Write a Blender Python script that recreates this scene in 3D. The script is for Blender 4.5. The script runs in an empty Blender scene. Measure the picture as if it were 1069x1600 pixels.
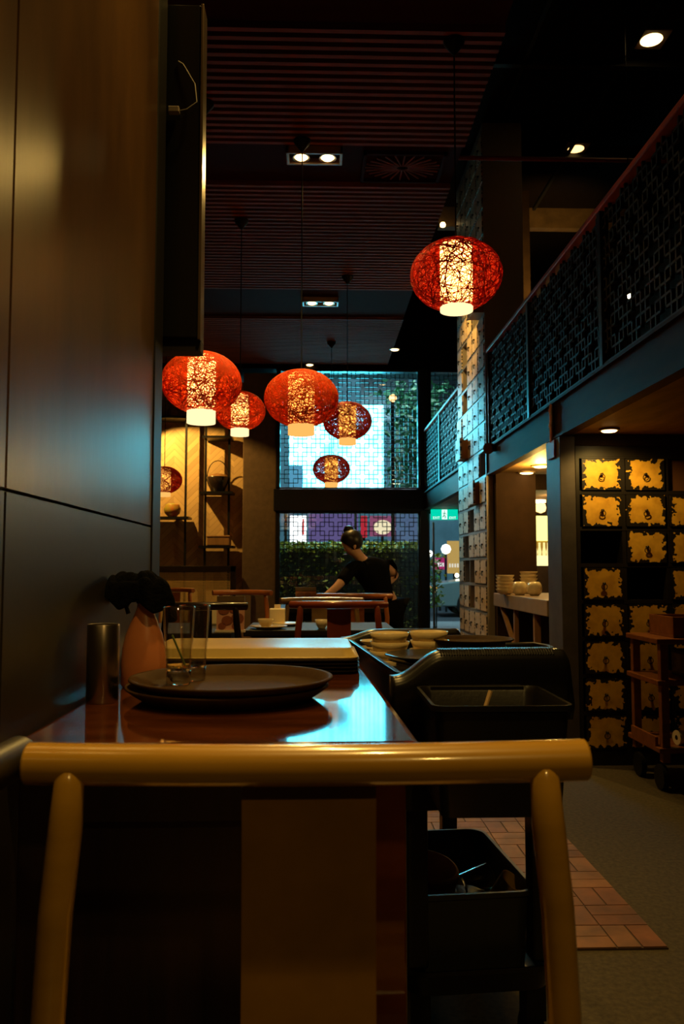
import bpy, bmesh, math, random
from mathutils import Vector, Matrix
R = math.radians
PI = math.pi
rnd = random.Random(7)
sc = bpy.context.scene
COL = sc.collection

# ------------------------------------------------------------------ camera
F = 1300.0
YAW, PITCH = R(1.736), R(3.873)
CAM = Vector((0, 0, 1.10))
cf = Vector((math.sin(YAW)*math.cos(PITCH), math.cos(YAW)*math.cos(PITCH), math.sin(PITCH)))
cr = Vector((math.cos(YAW), -math.sin(YAW), 0))
cu = cr.cross(cf)
cam_d = bpy.data.cameras.new('camera')
cam = bpy.data.objects.new('camera', cam_d); COL.objects.link(cam)
cam.matrix_world = Matrix(((cr.x, cu.x, -cf.x, CAM.x), (cr.y, cu.y, -cf.y, CAM.y), (cr.z, cu.z, -cf.z, CAM.z), (0, 0, 0, 1)))
cam_d.sensor_fit = 'VERTICAL'; cam_d.sensor_height = 36.0
cam_d.lens = F/1600*36.0
cam_d.clip_start = 0.05; cam_d.clip_end = 200
cam_d.dof.use_dof = True; cam_d.dof.focus_distance = 2.6; cam_d.dof.aperture_fstop = 8.0
sc.camera = cam

def P(px, py, d):
    """world point seen at photograph pixel (px, py) on the vertical plane y = d"""
    v = cf + cr*((px-534.5)/F) + cu*((800-py)/F)
    return CAM + v*(d/v.y)
def X(px, d, py=888): return P(px, py, d).x
def Z(py, d, px=534): return P(px, py, d).z

# ------------------------------------------------------------------ exposure, world
sc.view_settings.view_transform = 'Standard'
sc.view_settings.look = 'None'
sc.view_settings.gamma = 1.0
sc.view_settings.use_curve_mapping = False
sc.view_settings.exposure = 0.0
try:
    sc.cycles.use_denoising = True
    sc.cycles.max_bounces = 12; sc.cycles.transmission_bounces = 12
    sc.cycles.transparent_max_bounces = 16
    sc.cycles.sample_clamp_indirect = 3.0
except Exception:
    pass
W = bpy.data.worlds.new('night'); sc.world = W; W.use_nodes = True
bg = W.node_tree.nodes['Background']
bg.inputs[0].default_value = (0.02, 0.06, 0.11, 1); bg.inputs[1].default_value = 0.35

WARM = (1.0, 0.61, 0.15)
def spot(name, loc, target, energy, deg=70, blend=.6, color=WARM, radius=.04):
    l = bpy.data.lights.new(name, 'SPOT'); l.energy = energy; l.color = color
    l.spot_size = R(deg); l.spot_blend = blend; l.shadow_soft_size = radius
    o = bpy.data.objects.new(name, l); COL.objects.link(o); o.location = loc
    o.rotation_euler = (Vector(target)-Vector(loc)).to_track_quat('-Z', 'Y').to_euler()
    return o
def point(name, loc, energy, color=WARM, radius=.05):
    l = bpy.data.lights.new(name, 'POINT'); l.energy = energy; l.color = color; l.shadow_soft_size = radius
    o = bpy.data.objects.new(name, l); COL.objects.link(o); o.location = loc
    return o
def area(name, loc, target, energy, sx, sy, color):
    l = bpy.data.lights.new(name, 'AREA'); l.energy = energy; l.color = color; l.shape = 'RECTANGLE'; l.size = sx; l.size_y = sy
    o = bpy.data.objects.new(name, l); COL.objects.link(o); o.location = loc
    o.rotation_euler = (Vector(target)-Vector(loc)).to_track_quat('-Z', 'Y').to_euler()
    return o

# ceiling downlights over the service table and near chairs (above the frame), plus added fills
spot('downlight_table', (0.10, 1.75, 3.70), (0.0, 1.75, 0.8), 120, 66, .8, WARM, .07)
spot('wall_fill', (0.05, 2.3, 3.70), (-.46, 2.0, 2.2), 58, 80, .9)  # unseen wash added to warm the left wall
spot('downlight_chair', (0.25, 0.35, 3.70), (-0.05, 0.95, 0.8), 110, 50, .8)
spot('chair_back_fill', (0.5, -1.3, 2.7), (0.0, 0.95, 0.7), 30, 45, .9)  # added low behind the camera to brighten the chair splat
spot('middle_fill', (-0.25, 3.3, 3.70), (-0.05, 5.3, 0.85), 130, 62, .8)  # unseen lamp added to brighten the far tables from the front
# twin fixtures in the ceiling gaps
spot('downlight_front_row', (0.03, 5.2, 3.66), (0.0, 4.6, 0.8), 150, 80, .7)
spot('downlight_front_row_cart', (-0.08, 5.2, 3.66), (0.3, 2.6, 0.9), 110, 50, .8)
spot('downlight_back_row', (0.03, 8.15, 3.66), (0.0, 6.8, 0.8), 220, 80, .7)
spot('downlight_front_row_wall', (-.08, 5.2, 3.66), (-.46, 1.73, 2.0), 90, 34, .9)
# aisle
spot('downlight_aisle', (1.0, 3.4, 4.7), (1.3, 3.0, 0.0), 42, 50, .9)
# under the mezzanine
spot('soffit_light_cabinet', (1.62, 4.42, 1.83), (1.72, 4.66, 0.3), 12, 150, .6, WARM, .02)
point('soffit_light_counter', (1.66, 6.08, 1.80), 18, WARM, .04)
point('kitchen_light', (2.5, 8.6, 1.8), 5, (1, .7, .35), .05)
# shelf niche, from upper left
spot('niche_spot', (-2.25, 10.35, 3.15), (-1.5, 11.2, 1.6), 230, 95, .3, (1.0, .56, .12), .012)
# drawer tower: unseen spot added for its warm upper part
spot('tower_spot', (0.80, 7.0, 3.72), (1.4, 7.35, 3.2), 90, 65, .8, WARM, 0)
# added unseen uplight on the bulkhead over the aisle
spot('bulkhead_spot', (2.2, 7.7, 3.4), (2.35, 8.6, 4.8), 70, 60, .9)
# street: added lamps out of view for tower, facade, pavement and hedge
spot('tower_cyan_fill', (-1.55, 13.6, 4.35), (1.39, 7.7, 2.0), 4200, 19, 1.0, (.30, .82, 1.0), .3)  # added for the cyan light on the tower; no such lamp seen
area('facade_fill', (1.0, 17.0, 7.5), (1.0, 25.0, 3.0), 750, 6, 1, (.36, .80, 1.0))  # added to brighten the building across the street
area('pavement_fill', (1.0, 15.0, 5.6), (0.9, 13.6, 0.0), 260, 4, 1, (.78, .92, 1.0))  # added overhead, out of view, to brighten the pavement
point('hedge_fill', (0.35, 11.4, 2.05), 26, (1, .93, .5), .03)  # added above the hedge top, hidden by the transom
point('hedge_fill_far', (1.1, 11.4, 2.05), 16, (1, .93, .5), .03)

# ------------------------------------------------------------------ materials
def _new(name):
    m = bpy.data.materials.new(name); m.use_nodes = True
    nt = m.node_tree; b = nt.nodes['Principled BSDF']
    return m, nt, b
def mat(name, col, rough=.5, metal=0.0, var=.0, scale=8.0, stretch=(1, 1, 1), bump=0.0, coat=0.0, spec=.5, col2=None, trans=0.0, ior=1.45, sss=0.0):
    m, nt, b = _new(name)
    b.inputs['Base Color'].default_value = (*col, 1)
    b.inputs['Roughness'].default_value = rough
    b.inputs['Metallic'].default_value = metal
    b.inputs['Specular IOR Level'].default_value = spec
    b.inputs['Coat Weight'].default_value = coat
    b.inputs['Coat Roughness'].default_value = .08
    b.inputs['Transmission Weight'].default_value = trans
    b.inputs['IOR'].default_value = ior
    if sss:
        b.inputs['Subsurface Weight'].default_value = sss
        b.inputs['Subsurface Radius'].default_value = (.03, .012, .006)
    if var or bump or col2:
        tc = nt.nodes.new('ShaderNodeTexCoord'); mp = nt.nodes.new('ShaderNodeMapping'); nz = nt.nodes.new('ShaderNodeTexNoise')
        mp.inputs['Scale'].default_value = stretch
        nz.inputs['Scale'].default_value = scale; nz.inputs['Detail'].default_value = 6; nz.inputs['Roughness'].default_value = .6
        nt.links.new(tc.outputs['Object'], mp.inputs['Vector']); nt.links.new(mp.outputs[0], nz.inputs['Vector'])
        if var or col2:
            rp = nt.nodes.new('ShaderNodeValToRGB')
            c2 = col2 if col2 else tuple(c*(1-var) for c in col)
            rp.color_ramp.elements[0].position = .35; rp.color_ramp.elements[1].position = .68
            rp.color_ramp.elements[0].color = (*c2, 1); rp.color_ramp.elements[1].color = (*col, 1)
            nt.links.new(nz.outputs['Fac'], rp.inputs[0]); nt.links.new(rp.outputs[0], b.inputs['Base Color'])
        if bump:
            bp = nt.nodes.new('ShaderNodeBump'); bp.inputs['Strength'].default_value = bump; bp.inputs['Distance'].default_value = .01
            nt.links.new(nz.outputs['Fac'], bp.inputs['Height']); nt.links.new(bp.outputs[0], b.inputs['Normal'])
    return m
def emat(name, col, strength):
    m = bpy.data.materials.new(name); m.use_nodes = True; nt = m.node_tree; nt.nodes.clear()
    e = nt.nodes.new('ShaderNodeEmission'); o = nt.nodes.new('ShaderNodeOutputMaterial')
    e.inputs[0].default_value = (*col, 1); e.inputs[1].default_value = strength
    nt.links.new(e.outputs[0], o.inputs[0]); return m
def glassmat(name, tint=(1, 1, 1), gloss=.9):
    m = bpy.data.materials.new(name); m.use_nodes = True; nt = m.node_tree; nt.nodes.clear()
    o = nt.nodes.new('ShaderNodeOutputMaterial'); t = nt.nodes.new('ShaderNodeBsdfTransparent'); g = nt.nodes.new('ShaderNodeBsdfGlossy')
    f = nt.nodes.new('ShaderNodeMath'); f.operation = 'MULTIPLY_ADD'; f.inputs[1].default_value = .9; f.inputs[2].default_value = .05
    lw = nt.nodes.new('ShaderNodeLayerWeight'); lw.inputs[0].default_value = .5; pw = nt.nodes.new('ShaderNodeMath'); pw.operation = 'POWER'; pw.inputs[1].default_value = 3.2
    nt.links.new(lw.outputs['Facing'], pw.inputs[0]); nt.links.new(pw.outputs[0], f.inputs[0]); mx = nt.nodes.new('ShaderNodeMixShader')
    t.inputs[0].default_value = (*tint, 1); g.inputs['Roughness'].default_value = .02; g.inputs['Color'].default_value = (gloss, gloss, gloss, 1)
    nt.links.new(f.outputs[0], mx.inputs[0]); nt.links.new(t.outputs[0], mx.inputs[1]); nt.links.new(g.outputs[0], mx.inputs[2]); nt.links.new(mx.outputs[0], o.inputs[0])
    return m
def threadmat(name, col, tcol):
    m, nt, b = _new(name)
    b.inputs['Base Color'].default_value = (*col, 1); b.inputs['Roughness'].default_value = .6
    t = nt.nodes.new('ShaderNodeBsdfTranslucent'); t.inputs[0].default_value = (*tcol, 1)
    mx = nt.nodes.new('ShaderNodeMixShader'); mx.inputs[0].default_value = .45
    o = nt.nodes['Material Output']
    nt.links.new(b.outputs[0], mx.inputs[1]); nt.links.new(t.outputs[0], mx.inputs[2]); nt.links.new(mx.outputs[0], o.inputs[0])
    return m
def drawermat(name, col, dark, edge=.40):
    """lacquered drawer front whose lacquer has chipped off raggedly along the edges"""
    m, nt, b = _new(name); N = nt.nodes; L = nt.links
    tc = N.new('ShaderNodeTexCoord'); sp = N.new('ShaderNodeSeparateXYZ'); L.new(tc.outputs['Generated'], sp.inputs[0])
    def mth(op, a, v=None, w=None):
        n = N.new('ShaderNodeMath'); n.operation = op
        if hasattr(a, 'links'): L.new(a, n.inputs[0])
        else: n.inputs[0].default_value = a
        if v is not None:
            if hasattr(v, 'links'): L.new(v, n.inputs[1])
            else: n.inputs[1].default_value = v
        return n.outputs[0]
    ax = mth('ABSOLUTE', mth('SUBTRACT', sp.outputs['X'], .5)); az = mth('ABSOLUTE', mth('SUBTRACT', sp.outputs['Z'], .5))
    e = mth('MAXIMUM', ax, az)
    oi = N.new('ShaderNodeObjectInfo'); cb = N.new('ShaderNodeCombineXYZ')
    L.new(mth('MULTIPLY', oi.outputs['Random'], 37.0), cb.inputs[1])
    ad = N.new('ShaderNodeVectorMath'); ad.operation = 'ADD'; L.new(tc.outputs['Generated'], ad.inputs[0]); L.new(cb.outputs[0], ad.inputs[1])
    nz = N.new('ShaderNodeTexNoise'); nz.inputs['Scale'].default_value = 8; nz.inputs['Detail'].default_value = 1.2
    mpn = N.new('ShaderNodeMapping'); mpn.inputs['Scale'].default_value = (1.25, .0, 1.0)
    ad2 = N.new('ShaderNodeVectorMath'); ad2.operation = 'ADD'
    L.new(tc.outputs['Generated'], mpn.inputs[0]); L.new(mpn.outputs[0], ad2.inputs[0]); L.new(cb.outputs[0], ad2.inputs[1])
    L.new(ad2.outputs[0], nz.inputs['Vector'])
    s = mth('ADD', e, mth('MULTIPLY', mth('SUBTRACT', nz.outputs['Fac'], .5), .42))
    k = mth('GREATER_THAN', s, edge)
    n2 = N.new('ShaderNodeTexNoise'); n2.inputs['Scale'].default_value = 3; L.new(ad2.outputs[0], n2.inputs['Vector'])
    rp = N.new('ShaderNodeValToRGB'); rp.color_ramp.elements[0].color = (col[0]*.75, col[1]*.68, col[2]*.6, 1); rp.color_ramp.elements[1].color = (*col, 1)
    rp.color_ramp.elements[0].position = .3; rp.color_ramp.elements[1].position = .6
    L.new(n2.outputs['Fac'], rp.inputs[0])
    mx = N.new('ShaderNodeMix'); mx.data_type = 'RGBA'
    L.new(k, mx.inputs[0]); L.new(rp.outputs[0], mx.inputs[6]); mx.inputs[7].default_value = (*dark, 1)
    L.new(mx.outputs[2], b.inputs['Base Color']); b.inputs['Roughness'].default_value = .45
    return m
def herringmat(name, c1, c2):
    m, nt, b = _new(name); N = nt.nodes; L = nt.links
    tc = N.new('ShaderNodeTexCoord'); sp = N.new('ShaderNodeSeparateXYZ'); L.new(tc.outputs['Object'], sp.inputs[0])
    def mth(op, a, v=None):
        n = N.new('ShaderNodeMath'); n.operation = op
        for i, q in enumerate((a, v)):
            if q is None: continue
            if hasattr(q, 'links'): L.new(q, n.inputs[i])
            else: n.inputs[i].default_value = q
        return n.outputs[0]
    tri = mth('PINGPONG', sp.outputs['X'], .16)
    zz = mth('ADD', sp.outputs['Z'], mth('MULTIPLY', tri, 1.0))
    row = mth('DIVIDE', zz, .09); fr = mth('FRACT', row); fl = mth('FLOOR', row)
    col = mth('FLOOR', mth('DIVIDE', sp.outputs['X'], .16))
    cb = N.new('ShaderNodeCombineXYZ'); L.new(fl, cb.inputs[0]); L.new(col, cb.inputs[1])
    wn = N.new('ShaderNodeTexWhiteNoise'); wn.noise_dimensions = '3D'; L.new(cb.outputs[0], wn.inputs['Vector'])
    mx = N.new('ShaderNodeMix'); mx.data_type = 'RGBA'; L.new(wn.outputs['Value'], mx.inputs[0]); mx.inputs[6].default_value = (*c1, 1); mx.inputs[7].default_value = (*c2, 1)
    gap = mth('LESS_THAN', fr, .06)
    m2 = N.new('ShaderNodeMix'); m2.data_type = 'RGBA'; L.new(gap, m2.inputs[0]); L.new(mx.outputs[2], m2.inputs[6]); m2.inputs[7].default_value = (c1[0]*.4, c1[1]*.4, c1[2]*.4, 1)
    L.new(m2.outputs[2], b.inputs['Base Color']); b.inputs['Roughness'].default_value = .6
    return m

M = {}
M['wall_panel'] = mat('wall_panel', (.115, .056, .013), .30, var=.55, scale=3.2, stretch=(1, 1.2, .35), bump=.12, spec=.45)
M['wall_low'] = mat('wall_low', (.030, .024, .018), .36, var=.5, scale=3.0, stretch=(1, .5, 1.0), bump=.15)
M['dark_wall'] = mat('dark_wall', (.040, .020, .009), .8, spec=.15, var=.3)
M['plaster'] = mat('plaster', (.16, .10, .055), .8, var=.25, scale=14)
M['black'] = mat('black', (.010, .009, .008), .5, spec=.25)
M['black_gloss'] = mat('black_gloss', (.008, .008, .009), .22)
M['black_metal'] = mat('black_metal', (.018, .018, .02), .35, .6)
M['ceil_black'] = mat('ceil_black', (.010, .006, .005), .95, spec=.05, var=.3)
M['slat'] = mat('slat', (.22, .070, .050), .85, spec=.08, var=.25, scale=6, stretch=(.3, 6, 6))
M['ceil_board'] = mat('ceil_board', (.030, .007, .005), .95, spec=.05)
M['carpet'] = mat('carpet', (.080, .060, .032), .95, var=.45, scale=60)
M['steel_beam'] = mat('steel_beam', (.055, .024, .010), .6, .0, spec=.12, var=.5, scale=4, stretch=(1, .6, 3))
M['column'] = mat('column', (.10, .085, .08), .5, .3, var=.3)
M['soffit'] = mat('soffit', (.32, .17, .05), .6, var=.5, scale=5, stretch=(2, .5, 1))
M['rail_red'] = mat('rail_red', (.34, .055, .028), .4, var=.2)
M['lattice'] = mat('lattice', (.022, .022, .022), .5, .0, spec=.25)
M['window_frame'] = mat('window_frame', (.012, .012, .013), .4, .3)
M['glass_pane'] = glassmat('glass_pane')
M['lacquer_top'] = mat('lacquer_top', (.085, .022, .006), .07, var=.55, scale=5, stretch=(.8, 3.5, 1), coat=.0, bump=.004)
M['lacquer_dark'] = mat('lacquer_dark', (.035, .010, .006), .35, var=.4, scale=6, stretch=(4, 4, .4))
M['lacquer_black'] = mat('lacquer_black', (.012, .004, .003), .5, var=.6, scale=9, stretch=(6, 6, .3))
M['chair_gold'] = mat('chair_gold', (.46, .25, .025), .26, var=.22, scale=5, stretch=(.6, 4, 4), coat=.9)
M['chair_splat'] = mat('chair_splat', (.27, .135, .016), .42, var=.22, scale=9, coat=.1)
M['chair_red'] = mat('chair_red', (.30, .060, .022), .28, var=.3, coat=.4)
M['chair_orange'] = mat('chair_orange', (.42, .13, .03), .3, var=.3, coat=.4)
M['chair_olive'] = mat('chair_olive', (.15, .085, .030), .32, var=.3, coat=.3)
M['chair_shade'] = mat('chair_shade', (.022, .015, .004), .45, var=.3, coat=.1)  # dim light beside the wall put into the chair colour
M['chair_dark'] = mat('chair_dark', (.022, .014, .010), .26, var=.3, coat=.3)
M['table_black'] = mat('table_black', (.012, .011, .010), .6, spec=.2)
M['tray_brown'] = mat('tray_brown', (.050, .024, .007), .7, spec=.12, var=.3, scale=30, bump=.05)
M['tray_tan'] = mat('tray_tan', (.56, .40, .13), .30, var=.2, scale=5)
M['tray_dark'] = mat('tray_dark', (.028, .018, .011), .4)
M['steel'] = mat('steel', (.42, .36, .31), .28, 1.0)
M['orange_plastic'] = mat('orange_plastic', (.62, .22, .085), .35, var=.12, scale=4, sss=.3)
M['cloth_black'] = mat('cloth_black', (.004, .004, .005), .95, spec=.04, var=.4, scale=70, bump=.6)
M['glass'] = mat('glass', (.97, .98, .97), .02, trans=1.0, ior=1.46)
M['glass_clear'] = glassmat('glass_clear', (.93, .93, .91), 1.0)
M['green_straw'] = mat('green_straw', (.10, .14, .04), .4)
M['plastic_black'] = mat('plastic_black', (.007, .006, .006), .30, bump=.04, scale=80)
M['plastic_grey'] = mat('plastic_grey', (.030, .030, .026), .42)
M['ceramic'] = mat('ceramic', (.72, .56, .30), .22, coat=.4)
M['ceramic_white'] = mat('ceramic_white', (.80, .68, .45), .25, coat=.4)
M['bamboo'] = mat('bamboo', (.30, .15, .055), .5, var=.35, scale=12, stretch=(1, 1, .1))
M['brick'] = mat('brick', (.22, .072, .020), .6, var=.6, scale=5)
M['brick2'] = mat('brick2', (.26, .105, .034), .6, var=.6, scale=5)
M['thread_red'] = threadmat('thread_red', (.55, .030, .008), (.90, .12, .015))
M['lamp_tube'] = emat('lamp_tube', (1.0, .40, .06), 4.5)
M['lamp_tube_hot'] = emat('lamp_tube_hot', (1.0, .54, .12), 8.0)
M['thread_orange'] = threadmat('thread_orange', (.88, .15, .025), (1.0, .32, .045))  # lantern glow put into the red thread colour as orange
M['lamp_rim'] = emat('lamp_rim', (1.0, .50, .12), 1.05)
M['lamp_rim_hot'] = emat('lamp_rim_hot', (1.0, .72, .34), 1.6)
M['bulb'] = emat('bulb', (1.0, .66, .25), 9.0)
M['bulb_dim'] = emat('bulb_dim', (1.0, .60, .2), 3.0)
M['fixture'] = mat('fixture', (.30, .20, .11), .4)
M['drawer_yellow'] = drawermat('drawer_yellow', (.85, .48, .05), (.012, .009, .006), .42)
M['drawer_pale'] = drawermat('drawer_pale', (.62, .47, .30), (.03, .02, .015), .50)
M['cabinet_frame'] = mat('cabinet_frame', (.016, .012, .009), .45, var=.3)
M['tower_frame'] = mat('tower_frame', (.26, .22, .18), .4, .2)
M['ring'] = mat('ring', (.05, .035, .02), .4, .8)
M['wood_trolley'] = mat('wood_trolley', (.26, .085, .028), .38, var=.35, scale=5, stretch=(1, 5, 5))
M['counter'] = mat('counter', (.30, .21, .13), .5, var=.2)
M['herring'] = herringmat('herring', (.52, .35, .15), (.36, .23, .10))
M['skin'] = mat('skin', (.60, .34, .23), .5, sss=.15)
M['hair'] = mat('hair', (.012, .008, .006), .4)
M['uniform'] = mat('uniform', (.004, .004, .005), .9, spec=.06, var=.3, scale=20)
M['white_paper'] = mat('white_paper', (.75, .62, .45), .6)
M['menu_pink'] = mat('menu_pink', (.55, .27, .19), .5)
M['food_brown'] = mat('food_brown', (.22, .06, .025), .5)
M['leaf'] = mat('leaf', (.26, .30, .02), .5, var=.5, scale=9)
M['leaf_bright'] = mat('leaf_bright', (.36, .42, .03), .5, var=.4, scale=9)
M['leaf_tree'] = mat('leaf_tree', (.03, .22, .10), .5, var=.4)
M['bark'] = mat('bark', (.06, .04, .03), .8)
M['facade'] = mat('facade', (.22, .33, .36), .7, var=.4, scale=.7)
M['pavement'] = mat('pavement', (.42, .42, .40), .6, var=.25, scale=3)
M['asphalt'] = mat('asphalt', (.06, .06, .065), .7, var=.2, scale=5)
M['red_plaque'] = mat('red_plaque', (.30, .05, .035), .5)
M['white_plastic'] = mat('white_plastic', (.62, .58, .50), .4)

# ------------------------------------------------------------------ mesh builder
class MB:
    def __init__(s): s.v = []; s.f = []
    def box(s, x0, x1, y0, y1, z0, z1):
        n = len(s.v)
        s.v += [(x0, y0, z0), (x1, y0, z0), (x1, y1, z0), (x0, y1, z0), (x0, y0, z1), (x1, y0, z1), (x1, y1, z1), (x0, y1, z1)]
        s.f += [tuple(n+i for i in q) for q in ((0, 3, 2, 1), (4, 5, 6, 7), (0, 1, 5, 4), (1, 2, 6, 5), (2, 3, 7, 6), (3, 0, 4, 7))]
        return s
    def hexa(s, p):
        n = len(s.v); s.v += [tuple(q) for q in p]
        s.f += [tuple(n+i for i in q) for q in ((0, 3, 2, 1), (4, 5, 6, 7), (0, 1, 5, 4), (1, 2, 6, 5), (2, 3, 7, 6), (3, 0, 4, 7))]
        return s
    def loft(s, loops, cap0=True, cap1=True, closed=False):
        n0 = len(s.v); k = len(loops[0])
        for lp in loops: s.v += [tuple(p) for p in lp]
        m = len(loops)
        for a in range(m if closed else m-1):
            b = (a+1) % m
            for i in range(k):
                j = (i+1) % k
                s.f.append((n0+a*k+i, n0+a*k+j, n0+b*k+j, n0+b*k+i))
        if not closed:
            if cap0: s.f.append(tuple(n0+i for i in reversed(range(k))))
            if cap1: s.f.append(tuple(n0+(m-1)*k+i for i in range(k)))
        return s
    def tube(s, pts, r, n=10, cap=True, closed=False):
        pts = [Vector(p) for p in pts]; m = len(pts)
        rs = r if isinstance(r, (list, tuple)) else [r]*m
        loops = []; ref = None
        for i, p in enumerate(pts):
            if closed: t = pts[(i+1) % m]-pts[i-1]
            else: t = pts[min(i+1, m-1)]-pts[max(i-1, 0)]
            t.normalize()
            if ref is None:
                ref = Vector((0, 0, 1)) if abs(t.z) < .9 else Vector((1, 0, 0))
            u = (ref - t*ref.dot(t))
            if u.length < 1e-4: u = t.orthogonal()
            u.normalize(); ref = u; w = t.cross(u)
            loops.append([p+u*(math.cos(2*PI*k/n)*rs[i])+w*(math.sin(2*PI*k/n)*rs[i]) for k in range(n)])
        return s.loft(loops, cap, cap, closed)
    def lathe(s, prof, c=(0, 0, 0), n=32, cap0=True, cap1=True, sx=1, sy=1):
        return s.loft([[(c[0]+r*sx*math.cos(2*PI*k/n), c[1]+r*sy*math.sin(2*PI*k/n), c[2]+z) for k in range(n)] for r, z in prof], cap0, cap1)
    def quad(s, a, b, c, d):
        n = len(s.v); s.v += [tuple(a), tuple(b), tuple(c), tuple(d)]; s.f.append((n, n+1, n+2, n+3)); return s
    def mesh(s, name, m, smooth=False):
        me = bpy.data.meshes.new(name); me.from_pydata(s.v, [], s.f); me.validate()
        bm = bmesh.new(); bm.from_mesh(me); bmesh.ops.recalc_face_normals(bm, faces=bm.faces); bm.to_mesh(me); bm.free()
        if m: me.materials.append(m)
        if smooth:
            for p in me.polygons: p.use_smooth = True
        return me
    def build(s, name, m, parent=None, smooth=False, bevel=0, seg=2, loc=None, auto=None):
        o = link(name, s.mesh(name, m, smooth), parent, loc)
        if bevel:
            b = o.modifiers.new('bevel', 'BEVEL'); b.width = bevel; b.segments = seg; b.limit_method = 'ANGLE'; b.angle_limit = R(40)
        if smooth and auto is None:
            try:
                o.data.set_sharp_from_angle(angle=R(42))
            except Exception: pass
        return o
def link(name, data, parent=None, loc=None):
    o = bpy.data.objects.new(name, data); COL.objects.link(o)
    if parent: o.parent = parent
    if loc is not None: o.location = loc
    return o
def tag(o, label=None, cat=None, group=None, kind=None):
    if label: o['label'] = label
    if cat: o['category'] = cat
    if group: o['group'] = group
    if kind: o['kind'] = kind
    return o
def thing(name, label, cat, loc=(0, 0, 0), rz=0.0, group=None):
    o = bpy.data.objects.new(name, None); COL.objects.link(o); o.empty_display_size = .1
    o.location = loc; o.rotation_euler = (0, 0, rz)
    return tag(o, label, cat, group)
def dup(root, loc, rz=0.0, label=None, group=None, scale=None):
    r = root.copy(); COL.objects.link(r); r.location = loc; r.rotation_euler = (0, 0, rz)
    if scale: r.scale = scale
    if label: r['label'] = label
    if group: r['group'] = group
    for ch in list(root.children):
        c = ch.copy(); COL.objects.link(c); c.parent = r
        for g in list(ch.children):
            d = g.copy(); COL.objects.link(d); d.parent = c
    return r
def struct(name, mb, m, **k):
    o = mb.build(name, m, **k); o['kind'] = 'structure'; return o
def sroot(name, label, cat, loc=(0, 0, 0)):
    o = thing(name, label, cat, loc); o['kind'] = 'structure'; return o
def rrect(hx, hy, r, z, n=5, cx=0, cy=0):
    pts = []
    for (sx, sy, a0) in ((1, 1, 0), (-1, 1, 90), (-1, -1, 180), (1, -1, 270)):
        for i in range(n+1):
            a = R(a0+90*i/n); pts.append((cx+sx*(hx-r)+r*math.cos(a), cy+sy*(hy-r)+r*math.sin(a), z))
    return pts
def lattice(mb, a0, a1, b0, b1, u, w, t, plane):
    """interlocked-square fretwork: squares of side 3u on a staggered grid, clipped to the rectangle"""
    def bar(p0, p1, q0, q1):
        p0, p1 = max(p0, a0), min(p1, a1); q0, q1 = max(q0, b0), min(q1, b1)
        if p1-p0 < .001 or q1-q0 < .001: return
        if plane == 'xz': mb.box(p0, p1, -t/2, t/2, q0, q1)
        else: mb.box(-t/2, t/2, p0, p1, q0, q1)
    ni = int((a1-a0)/(2*u))+3; nj = int((b1-b0)/(2*u))+3
    for i in range(-1, ni):
        for j in range(-1, nj):
            if (i+j) % 2: continue
            ca, cb = a0+2*u*i+.5*u, b0+2*u*j+.5*u; h = 1.5*u
            for s in (-1, 1):
                bar(ca-h-w/2, ca+h+w/2, cb+s*h-w/2, cb+s*h+w/2)
                bar(ca+s*h-w/2, ca+s*h+w/2, cb-h-w/2, cb+h+w/2)

# ================================================================== SETTING
WX = -.46          # face of the near left wall
TP = .84           # service table top
CEIL = 4.95
struct('floor', MB().box(-2.6, 3.8, -1.6, 10.85, -.06, 0), M['carpet'])
# basket-weave brick floor
for nm, mm, ph in (('floor_brick', 'brick', 0), ('floor_brick_pale', 'brick2', 1)):
    b = MB(); g = random.Random(3); s = .15
    for i in range(-10, 7):
        for j in range(0, 54):
            x1 = 1.02-(6-i)*s; y0 = 2.457+j*s
            for k in range(2):
                pick = g.random() < .38
                if pick != bool(ph): continue
                if (i+j) % 2: b.box(x1-s+.0018, x1-.0018, y0+k*s/2+.0018, y0+(k+1)*s/2-.0018, 0, .008)
                else: b.box(x1-s+k*s/2+.003, x1-s+(k+1)*s/2-.003, y0+.003, y0+s-.003, 0, .008)
    struct(nm, b, M[mm], bevel=0)
struct('floor_grout', MB().box(1.02-17*.15, 1.02, 2.457, 10.55, 0, .005), mat('grout', (.06, .035, .02), .9))
struct('ceiling', MB().box(-2.6, 3.8, -1.6, 11.4, CEIL, CEIL+.1), M['ceil_black'])
# near left wall: four panels with fine joints
b = MB(); b.box(WX-.4, WX-.02, -1.6, 2.30, 0, CEIL)
b.box(WX-.02, WX, 1.243, 2.32, 1.219, CEIL); b.box(WX-.02, WX, -1.6, 1.234, 1.219, CEIL)
struct('wall_left', b, M['wall_panel'])
b = MB(); b.box(WX-.02, WX, 1.243, 2.32, 0, 1.213); b.box(WX-.02, WX, -1.6, 1.234, 0, 1.213)
struct('wall_left_lower', b, M['wall_low'])
struct('trim_1', MB().box(WX-.40, WX+.004, 2.321, 2.437, 0, CEIL), M['black'], bevel=.004)
struct('wall_left_far', MB().box(-2.6, -2.5, -1.6, 11.3, 0, CEIL), M['dark_wall'])
struct('wall_rear', MB().box(-2.6, 3.8, -1.7, -1.6, 0, CEIL), M['dark_wall'])
struct('wall_right', MB().box(3.7, 3.8, -1.6, 11.3, 0, CEIL), M['dark_wall'])
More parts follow.
